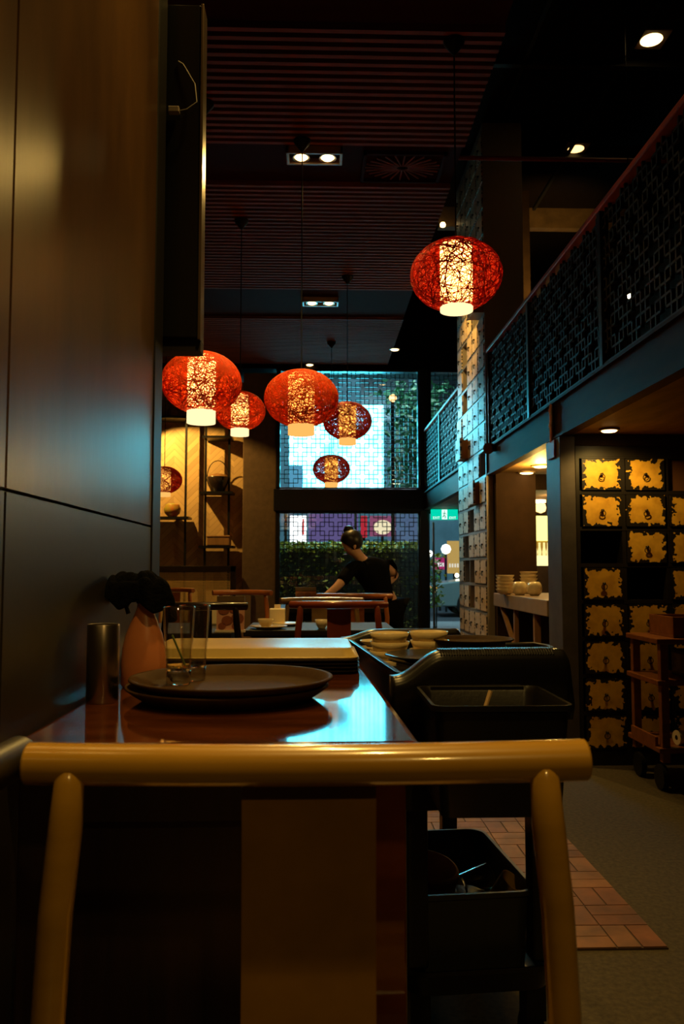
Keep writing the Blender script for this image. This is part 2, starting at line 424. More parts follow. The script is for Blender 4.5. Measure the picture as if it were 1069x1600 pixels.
# niche wall with herringbone timber, pillar, bulkhead over the window
struct('wall_niche', MB().box(-2.5, -.9, 11.2, 11.3, 0, 3.62), M['herring'])
struct('pillar_plain', MB().box(X(379, 10.85), X(431, 10.85), 10.8, 11.3, 0, 3.66), M['plaster'], bevel=.006)
struct('wall_over_window', MB().box(-2.5, 3.7, 10.72, 11.3, 3.70, CEIL), M['ceil_black'])
struct('wall_far_right', MB().box(1.93, 3.7, 10.8, 10.9, 0, 3.7), M['dark_wall'])
# slatted ceiling in three bays with dark gaps between
SX0, SX1, SZ = -2.45, .93, 3.75
bays = [(3.93, 5.10), (5.62, 7.80), (8.72, 10.70)]
for k, (y0, y1) in enumerate(bays):
    b = MB(); y = y0
    while y < y1-.02:
        b.box(SX0, SX1-.012*(y-3.9)/7, y, y+.030, SZ, SZ+.045); y += .0685
    b2 = struct('ceiling_slats', b, M['slat'])
struct('ceiling_board', MB().box(SX0, SX1, 3.2, 10.7, SZ+.085, SZ+.12), M['ceil_board'])
b = MB()
for (y0, y1) in ((3.5, 3.93), (5.10, 5.62), (7.80, 8.72)): b.box(SX0, SX1-.005, y0+.01, y1-.01, SZ+.03, SZ+.08)
struct('ceiling_gap_boards', b, M['ceil_board'])
struct('trim_2', MB().box(X(310, 8.35), X(434, 8.35), 8.32, 8.38, Z(462, 8.35), Z(454, 8.35)), M['fixture'])
# ceiling over the aisle: boards, bulkhead, pipe
b = MB()
for y in (3.2, 4.6, 6.0, 7.4): b.box(1.0, 3.7, y, y+.05, CEIL-.05, CEIL)
for x in (1.55, 2.3, 3.05): b.box(x, x+.03, 2.0, 8.6, CEIL-.03, CEIL)
struct('trim_3', b, M['black'])
struct('trim_4', MB().box(X(690, 8.6), 3.7, 8.6, 8.7, Z(352, 8.6), CEIL), mat('bulkhead', (.17, .10, .045), .5, var=.4))
struct('pillar_upper', MB().box(X(745, 8.3), X(832, 8.3), 8.2, 8.45, 2.08, CEIL), M['dark_wall'])
struct('trim_5', MB().tube([(SX1, 5.72, 4.02), (3.6, 5.72, 4.02)], .016, 8), mat('red_pipe', (.22, .03, .02), .5))

# mezzanine
MX = 1.40; MZ0, MZ1 = 1.865, 2.08
for (y0, y1) in ((.6, 6.74), (8.06, 10.75)):
    struct('beam_edge', MB().box(MX, MX+.035, y0, y1, MZ0, MZ1-.015).box(MX-.02, MX+.05, y0, y1, MZ1-.015, MZ1).box(MX-.015, MX+.05, y0, y1, MZ0-.008, MZ0+.006), M['steel_beam'])
    struct('ceiling_soffit', MB().box(MX+.036, 3.7, y0, y1, MZ0+.005, MZ1-.04), M['soffit'])
struct('trim_6', MB().tube([(MX-.012, 4.83, 1.84), (MX-.012, 4.83, 2.07)], .016, 10).tube([(MX-.012, 4.83, 1.93), (MX-.012, 4.83, 1.95)], .021, 10).tube([(MX-.012, 4.83, 2.02), (MX-.012, 4.83, 2.04)], .021, 10), M['steel'], smooth=True)
struct('column', MB().box(1.389, 1.478, 4.69, 4.97, 0, MZ0-.009), M['column'], bevel=.004)
struct('wall_kitchen', MB().box(1.44, X(835, 6.7), 6.62, 6.72, 0, MZ0+.004), M['dark_wall'])
struct('wall_kitchen_back', MB().box(1.9, 3.7, 9.9, 10.0, 0, MZ0), M['plaster'])
struct('wall_upper', MB().box(3.55, 3.7, .0, 10.7, MZ1, CEIL), M['dark_wall'])

# window wall ------------------------------------------------------------
WD = 10.80
wx0, wx1 = X(431, WD), X(656, WD); px1 = X(669, WD); dx1 = 1.93
zt, zb1, zb0 = 3.70, Z(765, WD), Z(799, WD)
def window(n, x0, x1, z0, z1, label):
    r = sroot('window_%d' % n, label, 'window', (x0, WD, z0))
    w, h = x1-x0, z1-z0; fr = MB(); t = .05
    fr.box(0, t, -.05, .05, 0, h).box(w-t*.4, w, -.05, .05, 0, h).box(0, w, -.05, .05, 0, t*.5).box(0, w, -.05, .05, h-t*.5, h)
    fr.build('window_frame', M['window_frame'], r, bevel=.003)
    la = MB(); lattice(la, t, w-t*.4, t*.5, h-t*.5, .058, .0095, .016, 'xz')
    la.build('lattice', M['window_frame'], r)
    MB().box(t*.8, w-t*.3, .03, .036, .01, h-.01).build('glass_pane', M['glass_pane'], r)
window(1, wx0, wx1, zb1, zt, 'upper window behind the hanging lanterns with black fretwork')
window(2, wx0, wx1, .05, zb0, 'lower window behind the person with black fretwork')
window(3, px1, dx1, MZ1+.02, zt, 'narrow window above the glass door with black fretwork')
struct('trim_7', MB().box(wx0-.03, px1+.1, WD-.09, WD+.09, zb0, zb1), M['window_frame'], bevel=.006)
struct('trim_8', MB().box(wx1, px1, WD-.08, WD+.08, 0, zt), M['window_frame'], bevel=.006)
struct('trim_9', MB().box(wx0-.02, wx1, WD-.06, WD+.06, 0, .05), M['window_frame'])
d1 = sroot('door_1', 'glass door under the green exit sign', 'door', (px1, WD, 0))
dw = dx1-px1
MB().box(0, .02, -.03, .03, 0, 1.86).box(dw-.03, dw, -.03, .03, 0, 1.86).box(0, dw, -.03, .03, 1.81, 1.86).build('door_frame', M['window_frame'], d1)
MB().box(.02, dw-.03, .0, .008, .01, 1.81).build('glass_pane', M['glass_pane'], d1)
MB().box(X(676, WD)-px1, X(679, WD)-px1, -.03, -.01, .1, 1.70).build('door_handle', M['steel'], d1)

# ================================================================== STREET
struct('ground_pavement', MB().box(-6, 9, 11.3, 17.4, -.1, -.005), M['pavement'])
struct('road_street', MB().box(-12, 16, 17.4, 27, -.12, -.02), M['asphalt'])
fa = thing('building', 'blue-grey building across the street seen through the fretwork', 'building', (1.0, 26.0, -.02))
MB().box(-12, 14, 0, .5, 0, 10).build('wall', M['facade'], fa)
for k in range(7):
    x = -6.2+k*2.2
    f_ = MB().box(x, x+1.5, -.06, .02, 5.8, 8.6).build('window', M['black_gloss'], fa)
    MB().box(x-.06, x+1.56, -.10, -.03, 5.66, 5.8).build('window_ledge', M['pavement'], f_)
MB().box(-12, 14, -.25, 0, 3.0, 3.45).build('canopy', mat('canopy_purple', (.20, .12, .30), .6), fa)
# screen
SD = 13.0
def screenmat():
    m = bpy.data.materials.new('led_picture'); m.use_nodes = True; nt = m.node_tree; nt.nodes.clear(); N = nt.nodes; L = nt.links
    tc = N.new('ShaderNodeTexCoord'); nz = N.new('ShaderNodeTexNoise'); nz.inputs['Scale'].default_value = 1.6; nz.inputs['Detail'].default_value = 1
    rp = N.new('ShaderNodeValToRGB'); e = N.new('ShaderNodeEmission'); o = N.new('ShaderNodeOutputMaterial')
    rp.color_ramp.elements[0].color = (.035, .62, .95, 1); rp.color_ramp.elements[1].color = (.08, .80, 1, 1)
    rp.color_ramp.elements[0].position = .3; rp.color_ramp.elements[1].position = .5
    L.new(tc.outputs['Object'], nz.inputs['Vector']); L.new(nz.outputs['Fac'], rp.inputs[0]); L.new(rp.outputs[0], e.inputs[0])
    e.inputs[1].default_value = 19; L.new(e.outputs[0], o.inputs[0]); return m
sx0, sx1, sz1, sz0 = X(451, SD), X(600, SD), Z(633, SD), Z(790, SD)
scn = thing('video_screen', 'bright white and cyan video screen outside behind the upper window', 'screen', ((sx0+sx1)/2, SD, sz0))
w2 = (sx1-sx0)/2; hh = sz1-sz0
xa = X(473, SD)-(sx0+sx1)/2; zc = Z(727, SD)-sz0; zd = Z(752, SD)-sz0
MB().box(-w2, w2, 0, .02, zc, hh).box(xa, w2, 0, .02, 0, zc).box(-w2, xa, 0, .02, 0, zd-.15).build('bright_picture', screenmat(), scn)
MB().box(-w2, xa, 0, .02, zd-.15, zc).build('blue_picture', emat('led_blue', (.12, .42, .65), .8), scn)
MB().box(-w2, w2, .03, .25, 0, hh).build('housing', M['black'], scn)
for px in (446, 556):
    xl = X(px, SD)-(sx0+sx1)/2; MB().box(xl-.02, xl+.02, .06, .1, -sz0-.005, .05).build('leg', M['black'], scn)
# shop signs across the street, seen through the lower window
GD = 18.5
def sign(name, label, px0, px1_, py0, py1, d, m, ztop=None, cat='sign', group=None):
    x0, x1, z0, z1 = X(px0, d), X(px1_, d), Z(py1, d), Z(py0, d)
    r = thing(name, label, cat, ((x0+x1)/2, d, -.02), 0, group); h = -(-.02)
    MB().box(-(x1-x0)/2, (x1-x0)/2, -.03, .03, z0+.02, z1+.02).build('panel', m, r, bevel=.01)
    MB().box(-.03, .03, .035, .09, 0, z1-.02).build('pole', M['black'], r)
    return r, x0, x1, z0, z1
r, x0, x1, z0, z1 = sign('lit_sign', 'white lit sign with a red stripe behind lower window', 453, 479, 806, 852, GD, emat('sign_white', (.9, .97, 1), 2.4))
MB().box(.09, .13, -.05, -.031, z0+.25, z1-.05).build('red_stripe', emat('sign_red', (.8, .05, .05), .8), r)
sign('red_banner', 'upright red banner outside behind the bun of the person', 564, 574, 806, 840, GD, emat('banner_red', (.55, .03, .05), .8), cat='banner')
r, x0, x1, z0, z1 = sign('round_shop_sign', 'pink shop sign with a pale round emblem behind lower window', 578, 618, 806, 838, GD, emat('sign_pink', (.35, .10, .20), .7))
c = MB(); c.lathe([(0.001, 0), (.20, 0), (.20, .03)], n=24); 
for i in range(len(c.v)): v = c.v[i]; c.v[i] = (v[0], -.035-v[2], z0+.22+v[1]*.8)
c.build('round_emblem', emat('emblem', (.95, .85, .55), 1.0), r)
sign('shop_window_light', 'purple lit shopfront behind the left part of the lower window', 482, 560, 803, 846, 24.0, emat('shop_purple', (.20, .16, .42), .55), cat='shopfront')
sign('shop_window_light', 'bluish lit shopfront behind the right part of the lower window', 606, 662, 803, 846, 24.0, emat('shop_blue', (.12, .20, .36), .6), cat='shopfront')
r, x0, x1, z0, z1 = sign('magenta_sign', 'magenta shop sign with white lettering seen through the door', 676, 699, 871, 890, 22.0, emat('sign_magenta', (.45, .03, .16), .8))
MB().box(-.07, -.02, -.05, -.031, z0+.10, z0+.28).box(.0, .04, -.05, -.031, z0+.10, z0+.2).box(.06, .1, -.05, -.031, z0+.10, z0+.2).build('lettering', emat('white_letters', (.9, .9, .9), 1.0), r)
r, x0, x1, z0, z1 = sign('yellow_sign', 'amber lit shop board with white lettering seen through the door', 699, 722, 845, 896, 22.0, emat('sign_amber', (.55, .36, .10), .9))
lt = MB()
for k in range(5): lt.box(-.15+k*.07, -.11+k*.07, -.05, -.031, z0+.18, z0+.28)
lt.build('lettering', emat('pale_letters', (.9, .85, .7), .9), r)
def lamp_ball(px, py, d, rad, m, label, name='lit_globe'):
    p = P(px, py, d)
    r = thing(name, label, 'street lamp', (p.x, d, -.02)); zz = p.z+.02
    MB().tube([(0, .05, 0), (0, .05, zz+.05)], .03, 8).build('pole', M['black'], r, smooth=True)
    MB().lathe([(.001, -rad), (rad*.7, -rad*.7), (rad, 0), (rad*.7, rad*.7), (.001, rad)], (0, 0, zz), 16).build('globe', m, r, smooth=True)
lamp_ball(697, 858, 21.4, .13, emat('globe_white', (.9, 1, .95), 5), 'white street lamp seen through the glass door')
lamp_ball(614, 622, 13.6, .065, emat('reflection_glow', (1, .5, .18), 4), 'orange globe added for a downlight reflected in the upper window')  # added globe imitating an indoor downlight mirrored in the window pane
lamp_ball(671, 865, 23.5, .10, emat('globe_white2', (1, .97, .9), 4), 'small white street lamp at the left edge of the door')
lamp_ball(714, 899, 21.3, .06, emat('globe_yellow', (1, .9, .6), 4), 'low yellowish street lamp in front of amber board')
# car
def make_car(loc):
    r = thing('car', 'grey-green car parked across the street seen through the door', 'car', loc)
    prof = [(-2.0, .25), (-2.05, .55), (-1.95, .78), (-1.1, .88), (-.55, 1.28), (.75, 1.32), (1.45, .95), (1.98, .85), (2.05, .5), (2.0, .25)]
    L = [[(x, y, z) for x, z in prof] for y in (-.8, -.62, .62, .8)]
    L[0] = [(x*.985, -.8, z if z < .9 else z-.04) for x, z in prof]; L[3] = [(x*.985, .8, z if z < .9 else z-.04) for x, z in prof]
    L[1] = [(x, -.74, z) for x, z in prof]; L[2] = [(x, .74, z) for x, z in prof]
    MB().loft(L).build('body', mat('car_paint', (.22, .32, .30), .3, .3, coat=.6), r, bevel=.03)
    MB().hexa([(-.98, -.815, .90), (1.3, -.815, .92), (1.3, .815, .92), (-.98, .815, .90), (-.5, -.79, 1.22), (.7, -.79, 1.25), (.7, .79, 1.25), (-.5, .79, 1.22)]).build('window', M['black_gloss'], r)
    for sx_ in (-1.25, 1.3):
        for sy_ in (-.78, .78):
            w_ = MB().tube([(sx_, sy_-.09, .30), (sx_, sy_+.09, .30)], .30, 20).build('wheel', M['black'], r, smooth=True)
            MB().tube([(sx_, sy_-.10, .30), (sx_, sy_+.10, .30)], .17, 12).build('hubcap', M['steel'], w_, smooth=True)
    MB().box(-2.06, -1.9, -.75, -.5, .58, .7).box(-2.06, -1.9, .5, .75, .58, .7).build('tail_light', emat('tail', (1, .45, .08), 2.0), r)
    return r
make_car((4.75, 19.8, -.02))
# leaves
def leaves(mb, g, n, fn, s0, s1):
    for _ in range(n):
        c = Vector(fn(g)); a = g.uniform(0, 2*PI); e = g.uniform(-.9, .9); s = g.uniform(s0, s1)
        u = Vector((math.cos(a), math.sin(a), e)).normalized(); w = u.orthogonal().normalized(); w = (w*math.cos(a*3)+u.cross(w)*math.sin(a*3))
        mb.quad(c-u*s, c-w*s*.45, c+u*s, c+w*s*.45)
g = random.Random(11)
hz = Z(851, 11.7)
hd = thing('hedge', 'clipped green hedge outside the lower window', 'hedge', ((wx0+wx1)/2+.05, 11.75, -.005))
m_ = MB(); leaves(m_, g, 5200, lambda g: (g.uniform(-1.0, 1.02), g.uniform(-.28, .28), g.uniform(.12, hz+.05)), .018, .045)
leaves(m_, g, 2600, lambda g: (g.uniform(-1.0, 1.02), g.uniform(-.28, .28), hz+g.uniform(-.10, .04)), .018, .04)
m_.build('foliage', M['leaf'], hd)
m_ = MB()
for k in range(12):
    x = -.92+k*.168; m_.tube([(x, 0, 0), (x+.03, .03, .6), (x-.02, -.03, hz-.05)], [.014, .010, .005], 6)
m_.build('stems', M['bark'], hd)
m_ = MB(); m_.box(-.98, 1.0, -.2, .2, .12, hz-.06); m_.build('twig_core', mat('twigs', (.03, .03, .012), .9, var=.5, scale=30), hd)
pl = thing('leafy_plant', 'yellow-green leafy plant outside at the left edge of the door', 'plant', (X(680, 11.9), 11.9, -.005))
m_ = MB(); leaves(m_, g, 260, lambda g: (g.gauss(0, .06), g.gauss(0, .06), g.uniform(.55, 1.32)), .025, .05); m_.build('foliage', M['leaf_bright'], pl)
MB().tube([(0, 0, 0), (.02, 0, .6), (-.02, .02, 1.25)], [.014, .01, .004], 6).build('stem', M['bark'], pl)
tr = thing('street_tree', 'green street tree right of the video screen', 'tree', (1.95, 15.6, -.02))
m_ = MB(); leaves(m_, g, 1800, lambda g: (g.gauss(0, .32), g.gauss(0, .35), g.uniform(2.4, 4.6)), .05, .11); m_.build('foliage', M['leaf_tree'], tr)
MB().tube([(0, 0, 0), (.05, 0, 1.6), (0, .05, 3.6)], [.09, .07, .03], 8).build('trunk', M['bark'], tr)

# ================================================================== RAILINGS
def railing(y0, y1, posts, label):
    r = thing('lattice_railing', label, 'railing', (MX+.02, y0, MZ1), 0, None)
    L = y1-y0; h = .82
    MB().box(-.03, .03, 0, L, h-.03, h).build('top_rail', M['rail_red'], r, bevel=.006)
    MB().box(-.015, .015, 0, L, .0, .025).build('bottom_rail', M['lattice'], r)
    ps = sorted(posts)
    for p in ps: MB().box(-.022, .022, p-y0-.022, p-y0+.022, 0, h-.03).build('post', M['black_metal'], r)
    ed = [y0]+ps+[y1]
    for a, c in zip(ed[:-1], ed[1:]):
        if c-a < .15: continue
        m = MB(); lattice(m, a-y0+.022, c-y0-.022, .025, h-.03, .052, .011, .016, 'yz')
        m.build('lattice_panel', M['lattice'], r)
railing(2.2, 6.73, [2.62, 4.0, 5.42, 6.70], 'long black fretwork mezzanine railing with dark red top rail')
railing(8.07, 10.70, [9.45, 10.66], 'short fretwork mezzanine railing beyond the drawer tower')

# ================================================================== DRAWER CABINETS
def ring_mesh(rad=.016, m=None):
    b = MB()
    b.tube([(0, -.016, 0), (0, 0, 0)], .008, 10)
    b.tube([(rad*math.sin(2*PI*k/16), -.012-.003*math.cos(2*PI*k/16), -rad+rad*math.cos(2*PI*k/16)-.002) for k in range(16)], .0025, 6, closed=True)
    return b.mesh('ring_pull', M['ring'], True)
def cabinet(name, label, loc, rz, cols, rows, cw, rh, depth, fm, frm, skip, out, base=.08, top=.06, bar=.022, side=None):
    r = thing(name, label, 'cabinet', loc, rz)
    Wd = cols*cw; H = base+rows*rh
    b = MB(); b.box(-.02, 0, 0, depth, 0, H+top).box(Wd, Wd+.02, 0, depth, 0, H+top).box(0, Wd, depth-.02, depth, 0, H+top)
    b.box(0, Wd, .0, depth, 0, base).box(0, Wd, 0, depth, H, H+top)
    for i in range(1, cols): b.box(i*cw-bar/2, i*cw+bar/2, .004, depth-.02, base, H)
    for j in range(0, rows+1): b.box(0, Wd, .002, depth-.02, base+j*rh-bar/2, base+j*rh+bar/2)
    b.build('carcass', frm, r)
    g_ = bar/2+.003
    dm = MB().box(-cw/2+g_, cw/2-g_, -.006, .012, g_, rh-g_).mesh('drawer', fm)
    dbx = MB().box(-cw/2+g_+.004, cw/2-g_-.004, .0, .20, g_+.004, rh-g_-.02).mesh('drawer_box', mat(name+'_box', (.30, .12, .035), .6))
    rg = ring_mesh()
    for j in range(rows):
        for i in range(cols):
            if (i, j) in skip: continue
            o = out.get((i, j), 0)
            d_ = link('drawer', dm, r, ((i+.5)*cw, -o, base+j*rh))
            k_ = link('ring_pull', rg, d_, (0, -.006, rh*.5))
            if o > .01: link('drawer_box', dbx, d_, (0, .012, 0))
    return r
# right cabinet under the mezzanine; rows counted from the floor
cabinet('drawer_cabinet', 'worn yellow apothecary drawer cabinet under the mezzanine beside the steel column', (1.50, 4.69, 0), 0, 4, 8, .2525, .2075, .35,
        M['drawer_yellow'], M['cabinet_frame'], {(0, 5), (1, 4), (2, 7)}, {})
MB().box(2*.2525+.014, 3*.2525-.014, .03, .045, .08+7*.2075+.014, .08+8*.2075-.014).build('brown_panel', mat('brown_panel', (.14, .06, .025), .4), bpy.data.objects['drawer_cabinet'])
struct('trim_10', MB().box(1.479, 2.55, 4.69, 5.06, .08+8*.2075+.062, MZ0-.001), M['dark_wall'])
struct('wall_aisle_end', MB().box(2.55, 3.7, 4.72, 4.8, 0, MZ0), M['dark_wall'])
# tower
cabinet('drawer_tower', 'tall tower of apothecary drawers between the two railings', (1.385, 8.04, 0), R(-90), 5, 21, .258, .225, .33,
        M['drawer_pale'], M['tower_frame'], {(1, 4), (2, 4), (1, 5), (2, 6), (2, 7), (2, 3), (4, 8), (1, 13), (1, 12), (1, 11), (3, 14)}, {(1, 9): .07, (0, 10): .01, (4, 14): .10, (3, 7): .05}, base=.06)
# ornament in the tower's open pigeonhole
fg = thing('orange_figurine', 'small orange ornament in an open pigeonhole of the tower', 'ornament', (1.44, 8.04-2.5*.258, .06+3*.225+.0115))
MB().lathe([(.03, 0), (.045, .03), (.035, .07), (.015, .10), (.018, .12), (.001, .14)], n=14).build('body', M['chair_orange'], fg, smooth=True)

# ================================================================== CEILING LIGHTS
def twin(name, label, x, y, w=.36, l=.16):
    r = thing(name, label, 'ceiling light', (x, y, SZ-.02), 0, 'twin ceiling downlights')
    f = MB(); t = .018
    f.box(-w/2, w/2, -l/2, -l/2+t, 0, .05).box(-w/2, w/2, l/2-t, l/2, 0, .05).box(-w/2, -w/2+t, -l/2, l/2, 0, .05).box(w/2-t, w/2, -l/2, l/2, 0, .05)
    f.build('frame', M['fixture'], r, bevel=.003)
    MB().box(-w/2+t, w/2-t, -l/2+t, l/2-t, .04, .05).build('back_plate', M['black'], r)
    for s in (-1, 1):
        lm = MB().lathe([(.03, .04), (.055, .012), (.057, .006), (.052, .006), (.028, .034)], (s*.085, 0, 0), 20, True, True).build('reflector', M['steel'], r, smooth=True)
        MB().lathe([(.001, -.004), (.03, 0), (.042, .010), (.030, .024), (.001, .026)], (s*.085, 0, 0), 16).build('bulb', M['bulb'], lm, smooth=True)
twin('twin_downlight', 'larger twin downlight in the nearer gap of slatted ceiling', X(490, 5.2), 5.2)
twin('twin_downlight', 'smaller twin downlight in the farther gap of slatted ceiling', X(500, 8.1), 8.15)
def down(label, px, py, z, m='bulb', rad=.05, square=False, group='recessed downlights'):
    v = P(px, py, 1.0)-CAM; d = (z-1.10)/v.z; p = CAM+v*d
    r = thing('downlight', label, 'downlight', (p.x, p.y, z), 0, None)
    if square: MB().box(-rad*1.3, rad*1.3, -rad*1.3, rad*1.3, -.012, .0).build('trim_plate', M['fixture'], r, bevel=.003)
    else: MB().lathe([(rad*1.25, 0), (rad*1.25, -.01), (rad, -.012), (rad, 0)], n=24).build('trim_ring', M['fixture'], r, smooth=True)
    MB().lathe([(.001, -.020), (rad*.8, -.017), (rad*.92, -.012), (rad*.9, -.001)], n=20).build('bulb', M[m], r, smooth=True)
    return r
down('recessed downlight in soffit above the drawer cabinet', 952, 670, MZ0+.004, 'bulb', .045)
down('nearer round downlight under soffit above the bowls', 845, 727, MZ0+.004, 'bulb', .055)
down('farther round downlight under soffit above the bowls', 823, 737, MZ0+.004, 'bulb', .055)
down('downlight on the black ceiling left of the drawer tower', 617, 545, SZ-.001, 'bulb', .05)
down('downlight under the ceiling just above the window', 484, 569, SZ-.001, 'bulb', .045)
down('square downlight in the black ceiling above the long railing, the nearer', 1018, 60, CEIL-.001, 'bulb', .085, True)
down('square downlight in the black ceiling above the long railing, farther', 900, 231, CEIL-.001, 'bulb_dim', .08, True)
kd = thing('downlight', 'kitchen downlight over the glowing display', 'downlight', (2.5, 9.25, MZ0-.03)); MB().lathe([(.07, 0.03), (.07, 0), (.001, -.01)], n=20).build('bulb', M['bulb'], kd, smooth=True)
struct('ceiling_kitchen', MB().box(1.9, 3.7, 8.06, 9.9, MZ0, MZ0+.003), M['soffit'])
p = P(692, 351, 8.5); r = thing('small_lamp', 'tiny lit lamp above the top lantern on dark bulkhead', 'lamp', (p.x, p.y, p.z))
MB().lathe([(.001, -.03), (.025, -.02), (.03, 0), (.02, .02)], n=12).build('bulb', M['bulb'], r, smooth=True)
MB().tube([(0, 0, .02), (0, 0.09, .02)], .008, 8).build('bracket', M['black'], r)
p = P(986, 463, 4.4); r = thing('small_lamp', 'small white lamp glowing behind the long railing', 'lamp', (p.x+.45*p.x/1.6, 5.4, P(986, 463, 5.4).z)); r.location.x = P(986, 463, 5.4).x
MB().lathe([(.001, -.02), (.020, -.01), (.022, .01), (.001, .02)], n=12).build('bulb', emat('small_white', (1, .85, .6), 6), r, smooth=True)
MB().tube([(0, 0, .02), (0, 0, CEIL-r.location.z)], .004, 6).build('cord', M['black'], r)
# air vent grille in the ceiling gap
v = thing('ceiling_vent', 'dark square air diffuser in the nearer ceiling gap', 'vent', (X(632, 5.37), 5.37, SZ+.005))
MB().box(-.27, .27, -.20, -.18, 0, .03).box(-.27, .27, .18, .20, 0, .03).box(-.27, -.25, -.2, .2, 0, .03).box(.25, .27, -.2, .2, 0, .03).build('frame', M['ceil_board'], v)
m_ = MB()
for k in range(24):
    a = 2*PI*k/24; q = Vector((math.cos(a)*.25, math.sin(a)*.17, .012)); m_.tube([(q.x*.15, q.y*.15, .012), q], .006, 5)
m_.build('fins', M['slat'], v)

# ================================================================== LANTERNS
def woven(n, seed, t0, t1, tm):
    g = random.Random(seed); b = MB()
    for _ in range(n):
        nrm = Vector((g.gauss(0, 1), g.gauss(0, 1), g.gauss(0, .8))).normalized()
        u = nrm.orthogonal().normalized(); w = nrm.cross(u); off = g.uniform(-.35, .35)**1
        rr = math.sqrt(max(.05, 1-off*off)); k = 44; jit = g.uniform(.97, 1.0); pts = []
        for i in range(k):
            a = 2*PI*i/k; p = (u*math.cos(a)+w*math.sin(a))*rr+nrm*off
            if p.z < -.93: p.z = -.93
            if p.z > .95: p.z = .95
            pts.append((p.x*.5*jit, p.y*.5*jit, p.z*.39*jit))
        b.tube(pts, g.uniform(t0, t1), 4, closed=True)
    return b.mesh('woven_shade', M[tm], True)
SH_OPEN, SH_DENSE, SH_ORANGE = woven(170, 5, .0028, .0050, 'thread_red'), woven(290, 9, .0022, .0042, 'thread_red'), woven(320, 13, .0022, .0042, 'thread_orange')
def tube_mesh(zb, hot):
    return MB().lathe([(.001, .33), (.175, .33), (.175, -.352)], n=32, cap0=False, cap1=False).mesh('diffuser', M['lamp_tube_hot' if hot else 'lamp_tube'], True)
def lantern(label, px, py, d, size, shade, rim, hot, cx=None):
    p = P(px, py, d)
    r = thing('lantern', label, 'lantern', (p.x, d, p.z), 0, 'woven red lanterns')
    o = link('woven_shade', shade, r); o.scale = (size, size, size); o.rotation_euler = (0, 0, rnd.uniform(0, 6))
    t = link('diffuser', tube_mesh(0, hot), r); t.scale = (size, size, size)
    s = size
    MB().lathe([(.175*s, -.352*s), (.178*s, -.352*s), (.178*s, -(.352+rim)*s), (.168*s, -(.352+rim)*s), (.001, -(.35+rim)*s+.01)], n=32, cap0=False, cap1=False).build('rim', M['lamp_rim_hot' if hot else 'lamp_rim'], r, smooth=True)
    zc_ = SZ-p.z
    MB().tube([(0, 0, .33*s), (0, 0, zc_-.03)], .004, 6).build('cord', M['black'], r)
    MB().lathe([(.055, zc_-.002), (.05, zc_-.02), (.006, zc_-.075)], n=16).build('ceiling_cap', M['black'], r, smooth=True)
    return r
lantern('largest red woven lantern, hanging alone before the drawer tower', 713, 430, 4.0, .452, SH_OPEN, .05, True)
lantern('red woven lantern nearest to the left wall, with white lower rim', 315, 598, 4.6, .446, SH_ORANGE, .16, True)
lantern('red woven lantern half hidden behind the one by the wall', 375, 642, 6.2, .382, SH_ORANGE, .14, True)
lantern('dark orange woven lantern hanging at top left of the bright screen', 471, 623, 5.0, .452, SH_ORANGE, .14, False)
lantern('maroon woven lantern against the screen, right of a bigger orange one', 543, 658, 7.4, .445, SH_DENSE, .13, False)
lantern('lowest and smallest maroon lantern, centred before the bright screen', 518, 733, 9.6, .440, SH_DENSE, .12, False)
lantern('lowest lantern at the left wall edge before the shelves', 257, 750, 9.9, .42, SH_DENSE, .12, False)

# ================================================================== NICHE SHELVES
def Xn(px): return X(px, 11.0)
def Zn(py): return Z(py, 11.0, 320)
sh = thing('shelf_rack', 'slim black metal shelf rack on herringbone wall', 'shelf', (Xn(310), 11.0, 0))
bx = Xn(310)
for px in (289, 320, 357):
    MB().box(Xn(px)-bx-.014, Xn(px)-bx+.014, -.03, .0, 0, 3.5).build('upright', M['black_metal'], sh)
MB().box(Xn(262)-bx-.4, Xn(262)-bx-.37, -.03, 0, 0, 3.5).build('upright', M['black_metal'], sh)
shelves = [(228, 290, 653), (316, 362, 683), (228, 296, 808), (312, 364, 769), (312, 366, 853), (228, 290, 720)]
for a, c, y in shelves[:5]:
    MB().box(Xn(a)-bx, Xn(c)-bx, -.14, .17, Zn(y)-.03, Zn(y)).build('shelf_board', M['black_metal'], sh)
pot = thing('handled_pot', 'dark round pot with a thin hoop handle on the shelf', 'pot', (Xn(339), 11.0, Zn(769)))
MB().lathe([(.085, 0), (.13, .10), (.155, .19), (.15, .20), (.12, .10), (.07, .02)], n=28).build('body', M['chair_dark'], pot, smooth=True)
MB().lathe([(.148, .195), (.12, .225), (.03, .25), (.001, .25)], n=28).build('lid', M['bamboo'], pot, smooth=True)
MB().tube([(-.14*math.cos(R(a)), 0, .2+.22*math.sin(R(a))) for a in range(0, 181, 15)], .006, 6).build('hoop_handle', M['black_metal'], pot, smooth=True)
bw = thing('painted_bowl', 'red and green painted bowl on the low left shelf', 'bowl', (Xn(268), 11.0, Zn(808)))
MB().lathe([(.05, 0), (.10, .05), (.115, .11), (.09, .165), (.04, .18), (.001, .18)], n=24).build('body', mat('painted', (.50, .07, .03), .3, col2=(.25, .28, .04), scale=7), bw, smooth=True)
bk = thing('woven_box', 'brown woven box on the lowest right shelf', 'box', (Xn(342), 11.0, Zn(853)))
MB().box(-.15, .15, -.10, .10, 0, .11).build('body', M['bamboo'], bk, bevel=.012)
MB().box(-.155, .155, -.105, .105, .11, .135).build('lid', M['bamboo'], bk, bevel=.008)
jr = thing('brown_jar', 'small brown jar on the top left shelf', 'jar', (Xn(266), 11.0, Zn(653)))
MB().lathe([(.05, 0), (.075, .05), (.06, .11), (.045, .13), (.05, .145)], n=20).build('body', M['bamboo'], jr, smooth=True)
